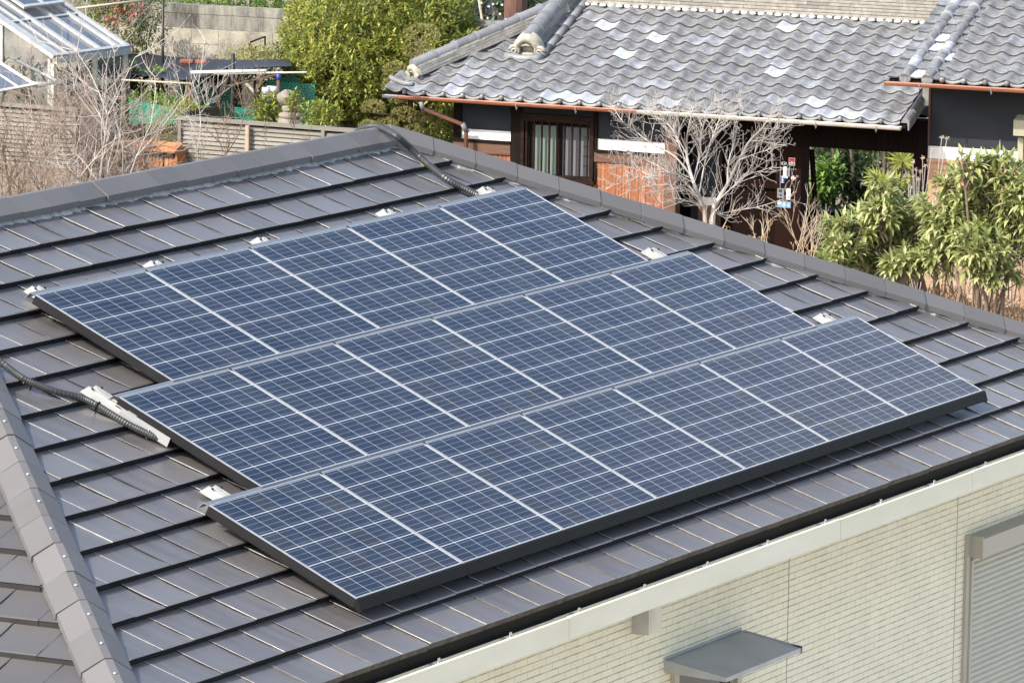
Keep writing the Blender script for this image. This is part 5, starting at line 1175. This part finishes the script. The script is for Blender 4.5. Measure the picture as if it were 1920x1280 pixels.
# stone lantern: rounded stone on a stacked base
M['stone'] = mat('granite', (.30,.265,.225), (.15,.13,.11), rough=.95, scale=11, bump=.6, bscale=60)
c = gP(540,184,2.2); b = ground_at(c); lt_ = empty("stone_lantern", "round topped stone lantern right of the white standpipe", "lantern", b)
def rock(name, cc, rx, rz, seed, m=M['stone']):
    rr_ = random.Random(seed); q = MB(); q.ball((0,0,0), rx, rx, rz, 14, 9); q.v = [tuple(Vector(v)*(1+rr_.uniform(-.05,.05))+(cc-b)) for v in q.v]; return q.build(name, [m], lt_, True)
rock("top_stone", c, .135, .105, 1); rock("neck_stone", gP(543,203,2.2), .10, .07, 2); rock("middle_stone", gP(544,217,2.2), .15, .06, 3)
q = MB(); q.tube([Vector((0,0,-.02)), gP(545,222,2.2)-b], [.19,.15], 10); q.build("base_stone", [M['stone']], lt_, True)
# slatted fences
M['fence'] = mat('fence_slat', (.165,.152,.122), (.125,.115,.094), rough=.7, scale=3, stretch=(.6,3,3), amt=1.4, tint=(.20,.186,.155))
M['fence_wood'] = mat('weathered_post', (.40,.31,.23), (.26,.19,.14), rough=.85, scale=6, stretch=(3,3,.5))
def fence(label, px0, py0, px1, posts, wood=(), yy=0.0):
    a = Gf.on(px0, py0, yy); b_ = Gf.on(px1, py0, yy); zt = a.z; zb = 1.55; root = empty("slat_fence", label, "fence", Gf.P(0,yy,0), Gf.rz)
    sl = MB(); z = zt-.07; k = 0
    while z > zb:
        sl.add([(a.x,.0,z),(b_.x,.0,z),(b_.x,-.022,z-.045),(a.x,-.022,z-.045),(a.x,.008,z-.004),(b_.x,.008,z-.004),(b_.x,-.014,z-.049),(a.x,-.014,z-.049)],[(0,3,2,1),(4,5,6,7),(3,7,6,2),(0,1,5,4),(0,4,7,3),(1,2,6,5)], rnd.random()); z -= .0535
    sl.build("slats", [M['fence']], root); t = MB(); t.box((a.x-.02,-.045,zt-.045),(b_.x+.02,.03,zt)); t.build("top_rail", [M['fence']], root)
    bk = MB(); bk.box((a.x,.03,zb),(b_.x,.034,zt-.05)); bk.build("backing", [M['black']], root)
    for px in posts: x = Gf.on(px, py0, yy).x; q = MB(); q.box((x-.022,-.05,zb-.05),(x+.022,-.024,zt-.046)); q.build("post", [M['fence']], root)
    for px in wood: x = Gf.on(px, py0, yy).x; q = MB(); q.box((x-.026,-.09,zb-.05),(x+.024,-.052,zt-.05)); q.build("wooden_post", [M['fence_wood']], root)
    return root
fence("long grey slatted fence in front of the shade nets", 338, 217, 720, (340,609), (470,))
fence("grey slatted fence behind the bare bushes at the left edge", -90, 185, 146, (143,))
# orange hutch in the gap of the fence
M['hutch'] = mat('orange_wood', (.36,.145,.052), (.22,.08,.032), rough=.7, scale=4, stretch=(5,5,.6), amt=1.5, tint=(.42,.19,.085))
hb = Gf.loc(gP(292,318,-.3)); hr_ = empty("wooden_hutch", "orange wooden hutch in the gap between the two fences", "hutch", Gf.P(hb.x,hb.y,1.62), Gf.rz)
zt = Gf.on(292,268,-.3).z-1.62; q = MB(); x = -.26
while x < .27: q.box((x+.002,0,0),(x+.058,.02,zt-.05), rnd.random()); x += .062
q.box((-.26,.021,0),(-.24,.4,zt-.05)); q.box((.245,.021,0),(.265,.4,zt-.05)); q.build("side_board", [M['hutch']], hr_)
q = MB(); q.add([(-.29,-.05,zt-.10),(.29,-.05,zt-.10),(.29,.14,zt-.01),(-.29,.14,zt-.01),(-.29,-.05,zt-.085),(.29,-.05,zt-.085),(.29,.14,zt+.005),(-.29,.14,zt+.005)],[(3,2,1,0),(4,5,6,7),(0,1,5,4),(1,2,6,5),(2,3,7,6),(3,0,4,7)]); q.build("roof", [M['hutch']], hr_)
q = MB(); q.box((-.255,-.012,zt-.17),(.26,-.001,zt-.12)); q.box((-.16,-.012,0),(-.13,-.001,zt-.171)); q.box((.10,-.012,0),(.115,-.001,zt-.171)); q.build("black_strap", [M['black']], hr_)
# low garden greenery under the nets
def low_plant(label, px, py, y, rx, rz, n, L, W, m, name="garden_plant", group=None):
    c = gP(px, py, y); b = ground_at(c); mb = MB(); tr = MB(); crown(mb, c, rx, rx*.8, rz, rnd, n, 6, L, W, 1.0, 8, .3, .5)
    for k in range(4): limb(tr, [b+RH*rnd.uniform(-.05,.05), c+RH*rnd.uniform(-.5,.5)*rx], .012, .005, 5)
    return plant(name, label, "plant", b, [("foliage", mb, m), ("stems", tr, M['bark'])], group)
low_plant("bright green leafy plant below the left shade net", 275, 172, 4.2, .30, .26, 170, .09, .035, M['leaf_bright'])
low_plant("leafy green plant behind the tall netting", 390, 185, 4.9, .45, .30, 200, .08, .03, M['leaf_nandina'])
low_plant("yellow green plant under the hanging dried bundle", 356, 212, 2.0, .18, .10, 90, .07, .025, M['leaf_palm'])
low_plant("yellow leaved plant left of the white standpipe", 487, 215, 2.2, .10, .17, 60, .09, .03, M['leaf_palm'])
low_plant("yellow leaved plant between standpipe and stone lantern", 514, 212, 2.3, .11, .18, 70, .09, .03, M['leaf_palm'])
low_plant("yellow leaved sprigs in front of the round lantern stone", 551, 192, 1.9, .09, .12, 40, .07, .028, M['leaf_palm'])
low_plant("yellow green low plant right of the stone lantern", 596, 220, 1.6, .22, .14, 150, .07, .026, M['leaf_palm'])
low_plant("olive plant behind the green tarp", 560, 120, 5.6, .6, .35, 330, .08, .03, M['leaf_nandina'])
low_plant("straw green tufted plant left of the slatted fence end", 315, 235, .9, .22, .22, 150, .10, .012, M['leaf_grass'])
low_plant("low green row plants behind the left netting", 290, 205, 2.8, .45, .16, 170, .07, .03, M['leaf_bright'])
low_plant("dark leafy plant under the shade net beside the greenhouse", 200, 165, 3.9, .5, .3, 260, .09, .035, M['leaf_dark'])
low_plant("dark leafy plant below the tall black post", 450, 165, 5.4, .5, .28, 240, .09, .035, M['leaf_nandina'])
# ---- bare bushes in front of the left fence
def bare_bush(label, px, Z, n, H, spread, lev, m, seed, group, r=.011, lean=0.0, bud=None):
    rr_ = random.Random(seed); b = ground_at(at(px, 300, Z)); mb = MB()
    for i in range(n):
        p = b+RH*rr_.gauss(0,.12)+FH*rr_.gauss(0,.12); d = UPV+RH*(rr_.gauss(0,spread)+lean)+FH*rr_.gauss(0,spread)
        h = H*rr_.uniform(.35,.62); twigs(mb, p, d, h, r*rr_.uniform(.5,1.1), lev, rr_, .16, 3, .85, 4, bud)
    root = empty("bare_bush", label, "bush", b, 0, group); mb.v = [tuple(Vector(v)-b) for v in mb.v]; mb.build("branches", m, root); return root
gB = "leafless bushes along the left fence"
bare_bush("leafless bush at the left edge of the garden", 15, 67.5, 15, 1.25, .30, 3, M['twig_brown'], 1, gB)
bare_bush("tall leafless bush before the greenhouse corner", 88, 67.0, 13, 1.75, .20, 3, M['twig_mid'], 2, gB, .012)
bare_bush("tangled leafless bush left of the fence gap", 165, 67.3, 21, 1.55, .25, 3, M['twig_mid'], 3, gB, .012, .03)
bare_bush("dense brown leafless bush at the fence gap", 222, 67.8, 24, 1.20, .33, 3, M['twig_brown'], 4, gB)
bare_bush("low leafless bush in front of the orange hutch", 300, 66.6, 12, .85, .42, 3, M['twig_brown'], 5, gB)
bare_bush("tallest pale leafless bush rising to the shade net", 185, 66.5, 7, 2.0, .14, 3, M['twig_grey'], 6, gB, .015, .10, .006)
bare_bush("low leafless bush between the left bushes", 55, 66.2, 11, .8, .38, 3, M['twig_brown'], 7, gB)
bare_bush("low leafless bush in front of the tangled one", 130, 65.8, 12, .75, .42, 3, M['twig_brown'], 8, gB)
bare_bush("low leafless bush in front of the dense brown one", 245, 65.6, 14, .7, .45, 3, M['twig_brown'], 9, gB)
def drawn_tree(name, label, limbs, Z, m, seed, tw, cat="tree", group=None, bud=None, r0=.02, zj=.25, ang=.75, up=.3, lev=1, nb=3):
    """bare tree: main limbs follow the photo, finer twigs grow off them"""
    rr_ = random.Random(seed); mb = MB(); L0 = limbs[0][0]; b = ground_at(at(L0[0][0], L0[0][1], Z))
    for (path, ra, rb_, nt) in limbs:
        dz = [rr_.uniform(-zj, zj)*min(1, i/2) for i in range(len(path))]
        P = [at(x, y, Z+dz[i]) for i, (x, y) in enumerate(path)]
        if path is L0 or path[0][1] > L0[0][1]-14: P = [Vector((P[0].x, P[0].y, b.z))]+P
        c = limb(mb, P, ra*(.85 if ra > .03 else .58), rb_*.5, 6, .2)
        n0 = int(len(c)*.22)
        for k in range(nt):
            i = rr_.randint(n0, len(c)-2); dd = (c[i+1]-c[i]).normalized(); o = rvec(rr_); o = (o-dd*o.dot(dd)).normalized()
            twigs(mb, c[i], dd*.7+o*ang+UPV*up, tw*rr_.uniform(.45,1.1)*(1.1-.5*i/len(c)), .0040, lev, rr_, up, nb, .6, 4, bud, .2)
        if bud: mb.ball(c[-1], bud, bud, bud*1.6, 5, 3, 1.0)
    root = empty(name, label, cat, b, 0, group); mb.v = [tuple(Vector(v)-b) for v in mb.v]; mb.build("branches", m, root); return root
drawn_tree("bare_sapling", "slender leafless young tree before the slatted fence, left one", [([(372,318),(371,280),(376,240),(374,200),(372,165),(378,120),(385,70)],.020,.004,26),([(372,262),(352,215),(345,190),(335,150),(330,128)],.010,.003,12),([(374,215),(392,190),(410,160),(425,150)],.009,.003,12),([(373,190),(360,150),(352,110),(340,90)],.008,.003,10),([(371,285),(345,262),(330,240)],.008,.003,8)], 68.6, M['twig_grey'], 31, .30)
drawn_tree("bare_sapling", "forked leafless young tree before the slatted fence, right one", [([(420,312),(424,290),(430,262),(420,230),(412,200),(405,165)],.019,.004,18),([(425,288),(448,250),(458,215),(468,190),(482,165),(486,130)],.013,.003,16),([(458,212),(450,180),(446,160)],.008,.003,8),([(424,296),(410,260),(400,232)],.009,.003,8)], 68.4, M['twig_brown'], 32, .30)
drawn_tree("bare_sapling", "thin leafless shoots above the ridge before the fence", [([(540,292),(548,262),(552,240),(546,215)],.008,.003,8),([(515,296),(500,262),(492,240)],.007,.003,7),([(560,290),(575,268),(582,258)],.007,.003,6)], 68.0, M['twig_brown'], 33, .2)
# ---- pale bare dogwood in front of the gatehouse
DW = [([(1322,420),(1316,380),(1298,335),(1287,285),(1291,240),(1300,200)],.040,.006,30),
 ([(1336,418),(1345,378),(1364,345),(1386,300),(1406,265),(1432,236),(1452,204)],.042,.006,30),
 ([(1318,384),(1290,348),(1252,322),(1216,302),(1180,286),(1142,281)],.022,.004,34),
 ([(1300,336),(1266,294),(1226,272),(1192,247),(1166,226),(1150,200),(1144,188)],.020,.004,34),
 ([(1345,378),(1372,352),(1402,328),(1432,319),(1450,312)],.014,.004,22),
 ([(1330,420),(1350,402),(1386,394),(1420,388),(1464,375),(1484,367)],.016,.004,24),
 ([(1311,362),(1322,305),(1336,258),(1352,216),(1364,188)],.018,.004,26),
 ([(1312,372),(1282,352),(1242,346),(1204,350),(1172,346)],.016,.004,26),
 ([(1386,300),(1420,287),(1440,281),(1456,271)],.012,.004,16),
 ([(1289,292),(1262,245),(1240,216),(1222,196)],.014,.004,24),
 ([(1364,345),(1366,305),(1378,262),(1384,225),(1396,196)],.014,.004,24),
 ([(1304,345),(1262,325),(1226,330),(1196,318),(1160,305)],.013,.004,24),
 ([(1300,338),(1312,290),(1316,246),(1326,205)],.014,.004,24),
 ([(1406,265),(1430,262),(1448,250),(1462,238)],.010,.004,12),
 ([(1298,330),(1272,268),(1262,230),(1266,196)],.013,.004,22),
 ([(1312,385),(1270,372),(1240,380),(1215,372)],.012,.004,14)]
drawn_tree("dogwood_tree", "pale leafless dogwood spreading in front of the gatehouse wall", DW, 68.6, M['twig_grey'], 41, .30, bud=.0045, zj=.45, ang=.8, up=.24, lev=2, nb=2)
low = [([(1200,362),(1190,335),(1175,325),(1160,335)],.008,.003,10),([(1200,362),(1215,340),(1232,330)],.008,.003,10),([(1180,355),(1160,345),(1140,352)],.007,.003,10)]
drawn_tree("dogwood_tree", "low pale twiggy bush under the lattice window", low, 67.6, M['twig_grey'], 42, .16, cat="bush", bud=.007, up=.2)
# ---- dry stalks above the hip ridge
def stalks(label, px, py, Z, n, H, spread, m, seed, heads=False, name="dry_stalks"):
    rr_ = random.Random(seed); b0 = at(px, py, Z); b = ground_at(b0); mb = MB(); lf = MB(); hh = b0.z-b.z
    for i in range(n):
        d = UPV+RH*rr_.gauss(0,spread)+FH*rr_.gauss(0,spread); p = b+RH*rr_.gauss(0,.06)+FH*rr_.gauss(0,.06); h = hh+H*rr_.uniform(.4,1.0)
        mid = p+UPV*hh*.97; mb.tube([p, mid], .006, 4, rr_.random(), 0, False); twigs(mb, mid, d, (h-hh*.97), .005, 2, rr_, .2, 3, .6, 4)
        for k in range(4): lf.leaf(mid+d*rr_.uniform(.0,H*.6)+rvec(rr_)*.05, rvec(rr_)-UPV*.5, UPV, rr_.uniform(.04,.10), .016, rr_.random(), .2, .4)
    root = empty(name, label, "dry plant", b); 
    for nm, q, mm in (("stems", mb, m), ("dry_leaves", lf, M['dry'])):
        q.v = [tuple(Vector(v)-b) for v in q.v]; q.build(nm, mm, root)
    return root
stalks("tall straw coloured dry stalks right of the gate pillar", 1512, 470, 65, 13, .40, .34, M['straw'], 51)
stalks("short curled dry leaves poking over the hip ridge left of the pillar", 1428, 440, 64, 6, .16, .3, M['straw'], 52)
stalks("single curled dry sprig over the hip ridge beside the dogwood", 1343, 415, 64, 3, .12, .25, M['straw'], 53)
# dried seed heads by the white band
rr_ = random.Random(5); b = ground_at(at(1716,420,68)); mb = MB(); hd_ = MB()
for (x, y) in ((1766,257),(1776,259),(1712,303),(1718,318),(1722,336),(1708,350),(1730,295),(1726,322),(1714,330),(1735,312),(1747,282),(1703,340),(1720,365)):
    p = at(x, y, 68+rr_.uniform(-.15,.15)); mb.tube(smooth_path([b+UPV*.3, b.lerp(p,.55)+RH*rr_.uniform(-.05,.05)+UPV*.1, p], 5), .0045, 4, rr_.random()); 
    for k in range(26): v = rvec(rr_); hd_.leaf(p, v, rvec(rr_), .035, .006, rr_.random(), 0)
root = empty("seed_stalks", "tall dried stalks with round seed heads at the gate's right side", "dry plant", b)
for nm, q, mm in (("stems", mb, M['twig_grey']), ("seed_heads", hd_, M['straw'])): q.v = [tuple(Vector(v)-b) for v in q.v]; q.build(nm, mm, root)
# ---- loquat shrubs on the right
def lleaf(mb, p, d, L, W, droop, tint):      # long leaf bending down along its length
    d = d.normalized(); s_ = d.cross(UPV)
    if s_.length < .05: s_ = d.orthogonal()
    s_.normalize(); vs = []; q = p; dd = d
    for i, (t, w) in enumerate(((0,.06),(.22,.72),(.45,1.0),(.68,.86),(.87,.45),(1,.02))):
        nn = s_.cross(dd); c = q; vs += [c-s_*(W*w*.5)+nn*(W*w*.16), c, c+s_*(W*w*.5)+nn*(W*w*.16)]
        dd = (dd-UPV*(droop*.30)).normalized(); q = q+dd*(L*.2)
    mb.add(vs, [f for i in range(5) for f in ((i*3,i*3+1,i*3+4,i*3+3),(i*3+1,i*3+2,i*3+5,i*3+4))], tint)
def lshoot(mb, p, d, r_):
    d = d.normalized(); a = d.orthogonal().normalized(); b = d.cross(a); q0 = r_.random()*6.28; n = r_.randint(8,11)
    for k in range(n):
        q = q0+k*2.4; t = k/(n-1); out = a*math.cos(q)+b*math.sin(q); dd = d*(.45+.9*t)+out*(1.0-.45*t)+rvec(r_)*.15
        lleaf(mb, p+d*(.08*t-.02), dd, r_.uniform(.13,.22)*(1.05-.3*t), r_.uniform(.040,.056), r_.uniform(.25,1.15)*(1.15-.6*t), r_.random()**1.4)
def loquat(label, px, py, Z, blobs, seed, stems):
    rr_ = random.Random(seed); mb = MB(); st = MB(); bd_ = []; b = ground_at(at(px, py, Z))
    for (x, y, rx, rz, n) in blobs:
        c = at(x, y, Z+rr_.uniform(-.4,.4)); k = Z/FPX
        for i in range(int(n*1.9)):
            v = rvec(rr_); f = rr_.uniform(.55,1.05); p = c+RH*(v.x*rx*k*f)+FH*(v.y*rx*k*f)+UPV*(v.z*rz*k*f)
            d = UPV*.75+RH*v.x*.7+FH*v.y*.7+rvec(rr_)*.55; lshoot(mb, p, d, rr_)
            st.tube([p-d.normalized()*.16-UPV*.05, p+d.normalized()*.05], [.008,.006], 5, .4, 0, False)
            if rr_.random() < .06: bq = MB(); bq.ball(p+d.normalized()*.07-b, .020, .020, .03, 6, 4, rr_.random()); bd_.append(bq)
        st.tube(smooth_path([b+UPV*rr_.uniform(.5,.9)+RH*rr_.uniform(-.1,.1), c-UPV*rz*k*.9+RH*rr_.uniform(-.1,.1), c], 5), .014, 6, .3)
    for path in stems: limb(st, [ground_at(at(path[0][0], path[0][1], Z))]+[at(x, y, Z) for x, y in path], .030, .016, 8)
    root = empty("loquat_shrub", label, "shrub", b); [q.build("bud", M['straw'], root) for q in bd_]
    for nm, q, mm in (("foliage", mb, M['leaf_loquat']), ("stems", st, M['twig_brown']), ): q.v = [tuple(Vector(v)-b) for v in q.v]; q.build(nm, mm, root)
loquat("leafy loquat shrub with narrow pale green leaves right of the dry stalks", 1640, 560, 63.5, [(1590,450,48,38,26),(1640,425,46,36,24),(1610,485,44,30,20),(1680,465,50,40,26),(1660,405,30,26,10),(1700,500,40,30,18),(1655,360,24,26,6),(1570,490,30,24,9),(1720,420,34,34,14)], 61,
       [[(1655,520),(1640,470)],[(1735,560),(1715,500),(1690,450)],[(1760,565),(1752,500)]])
loquat("larger loquat shrub with long drooping leaves at the right edge", 1840, 580, 62.6, [(1790,420,56,48,34),(1850,400,56,50,34),(1810,350,44,40,18),(1880,340,44,50,22),(1840,470,60,40,30),(1900,440,50,50,26),(1770,480,46,34,18),(1920,380,40,50,20),(1870,520,50,26,12),(1815,315,24,24,6),(1760,390,34,30,10)], 62,
       [[(1795,585),(1800,545),(1790,500)],[(1850,585),(1842,540),(1850,490)],[(1880,575),(1888,510)],[(1835,575),(1828,520),(1845,480)]])
# weathered board fence below the loquats
M['old_board'] = mat('old_fence_board', (.34,.20,.12), (.19,.105,.065), rough=.85, scale=3, stretch=(6,3,.5), tint=(.44,.34,.25), bump=.4, bscale=14)
Fb = Frame(flat(cp(1840,540,66.2)), 22); fr = empty("board_fence", "weathered brown board fence below the loquat shrubs", "fence", Fb.O, Fb.rz)
xa, xb = Fb.on(1752,540,0).x, Fb.on(1990,540,0).x; zt = Fb.on(1840,470,0).z; q = MB(); x = xa
while x < xb: q.box((x+.003,rnd.uniform(0,.008),0),(x+.088,.025,zt+rnd.uniform(-.03,.03)), rnd.random()); x += .092
q.build("boards", [M['old_board']], fr); q = MB(); q.box((xa,-.045,zt-.62),(xb,-.002,zt-.55)); q.build("rail", [M['old_board']], fr)
q = MB(); q.box((xa-.13,-.05,0),(xa-.005,.06,zt+.35)); q.build("post", [M['old_board']], fr)
# dry grass at the fence's foot
q = MB(); rr_ = random.Random(8); b = ground_at(at(1850,590,63.8))
for i in range(1500):
    t = rr_.uniform(-1,1); p = at(1850+t*115, 586+t*24+rr_.gauss(0,16), 64.2+rr_.uniform(-.5,.5)); q.leaf(p, UPV*rr_.uniform(-.2,.8)+rvec(rr_), rvec(rr_), rr_.uniform(.06,.17), .014, rr_.random(), .1, .5)
for i in range(50):
    t = rr_.uniform(-1,1); p = at(1850+t*110, 620+t*24, 64.2+rr_.uniform(-.4,.4)); g_ = ground_at(p); q.tube([g_, p, p+UPV*.3+rvec(rr_)*.12], .005, 4, rr_.random(), 0, False)
q.v = [tuple(Vector(v)-b) for v in q.v]; o = q.build("dry_grass", [M['dry']]); o.location = b; tag(o, "tangled dry brown grass at the foot of the board fence", "grass", kind='stuff')
# ---- courtyard plants seen through the gate (local gatehouse axes)
def jP(px, py, y): return J.P(*J.on(px, py, y))
def fan_palm(label, px, py, y, fans, seed):
    rr_ = random.Random(seed); mb = MB(); st = MB(); b0 = jP(px, py, y); b = Vector((b0.x,b0.y,0))
    for (fx, fy, rad, tilt) in fans:
        c = jP(fx, fy, y+rr_.uniform(-.2,.2)); n_ = (-FH+RH*rr_.uniform(-.4,.4)+UPV*tilt).normalized(); a = (UPV-n_*n_.z).normalized(); s_ = n_.cross(a)
        for k in range(15):
            q = -2.35+4.7*k/14; d = a*math.cos(q)+s_*math.sin(q); mb.leaf(c, d+n_*.12, n_, rad*rr_.uniform(.85,1.05), .035, rr_.random(), .15, .15)
        st.tube(smooth_path([b+UPV*.1, b.lerp(c,.5)+UPV*.1, c], 5), .009, 5)
    root = empty("fan_palm", label, "palm", b)
    for nm, q_, mm in (("fronds", mb, M['leaf_palm']), ("stalks", st, M['leaf_dark'])): q_.v = [tuple(Vector(v)-b) for v in q_.v]; q_.build(nm, mm, root)
fan_palm("fan palm with yellow green fronds in the courtyard behind the gate", 1675, 370, 5.9, [(1693,303,.25,.3),(1655,345,.24,.2),(1640,335,.2,.5),(1680,345,.22,.1),(1715,345,.22,.2),(1665,380,.2,.1)], 71)
def jbush(label, blobs, y, L, W, m, seed, name="courtyard_shrub", droop=.2):
    rr_ = random.Random(seed); mb = MB(); st = MB(); c0 = jP(blobs[0][0], blobs[0][1], y); b = Vector((c0.x,c0.y,0)); k = 75/FPX
    for (x, yy, rx, rz, n) in blobs:
        c = jP(x, yy, y); crown(mb, c, rx*k, rx*k*.8, rz*k, rr_, n, 6, L, W, 1.0, 8, .3, .6, droop=droop)
        st.tube([b+RH*rr_.uniform(-.1,.1), c], .014, 5)
    root = empty(name, label, "shrub", b)
    for nm, q_, mm in (("foliage", mb, m), ("stems", st, M['bark'])): q_.v = [tuple(Vector(v)-b) for v in q_.v]; q_.build(nm, mm, root)
jbush("bright green broad leaves behind the gate's left pillar", [(1540,350,26,26,50),(1530,390,26,22,50),(1560,330,24,24,40)], 6.0, .17, .06, M['leaf_bright'], 72)
jbush("dark green shrub in the middle of the courtyard", [(1600,330,46,40,170),(1620,380,60,34,170),(1570,300,40,30,110)], 6.6, .12, .04, M['leaf_dark'], 73)
jbush("tall mixed shrub at the back of the courtyard", [(1560,280,70,40,260),(1640,285,70,40,260),(1720,290,60,40,220),(1600,240,90,40,240)], 8.4, .10, .04, M['leaf_nandina'], 74)
jbush("low yellow green plants at the courtyard's edge", [(1630,405,40,14,90),(1600,425,50,14,90),(1690,400,40,16,90)], 5.6, .12, .03, M['leaf_palm'], 75, "courtyard_plant", .4)
jbush("dark leafy ground plants below the fan palm", [(1560,420,60,22,150),(1650,430,80,22,160),(1725,400,40,40,120)], 5.8, .14, .04, M['leaf_dark'], 76, "courtyard_plant", .4)
tr = MB(); 
for (x0, y0, x1, y1) in ((1562,400,1560,240),(1600,400,1592,240),(1650,400,1660,240)): tr.tube([jP(x0,y0,6.4), jP((x0+x1)/2+4,(y0+y1)/2,6.4), jP(x1,y1,6.4)], .03, 6)
b = jP(1562,400,6.4); b.z = 0; tr.v = [tuple(Vector(v)-b) for v in tr.v]; root = empty("courtyard_tree", "slim bare trunks standing among the courtyard shrubs", "tree", b); tr.build("trunk", M['bark'], root)
# dark bench with a flat top just inside the gate
p = J.on(1555,393,2.2); q = MB(); q.box((-.30,-.2,p.z-.05),(.26,.22,p.z)); bo = empty("garden_bench", "dark flat topped bench just inside the gate", "bench", J.P(p.x,p.y,0), J.rz); q.build("seat", [M['old_wood']], bo)
for sx in (-.26,.18): 
    q = MB(); q.box((sx,-.16,0),(sx+.06,.18,p.z-.051)); q.build("leg", [M['old_wood']], bo)
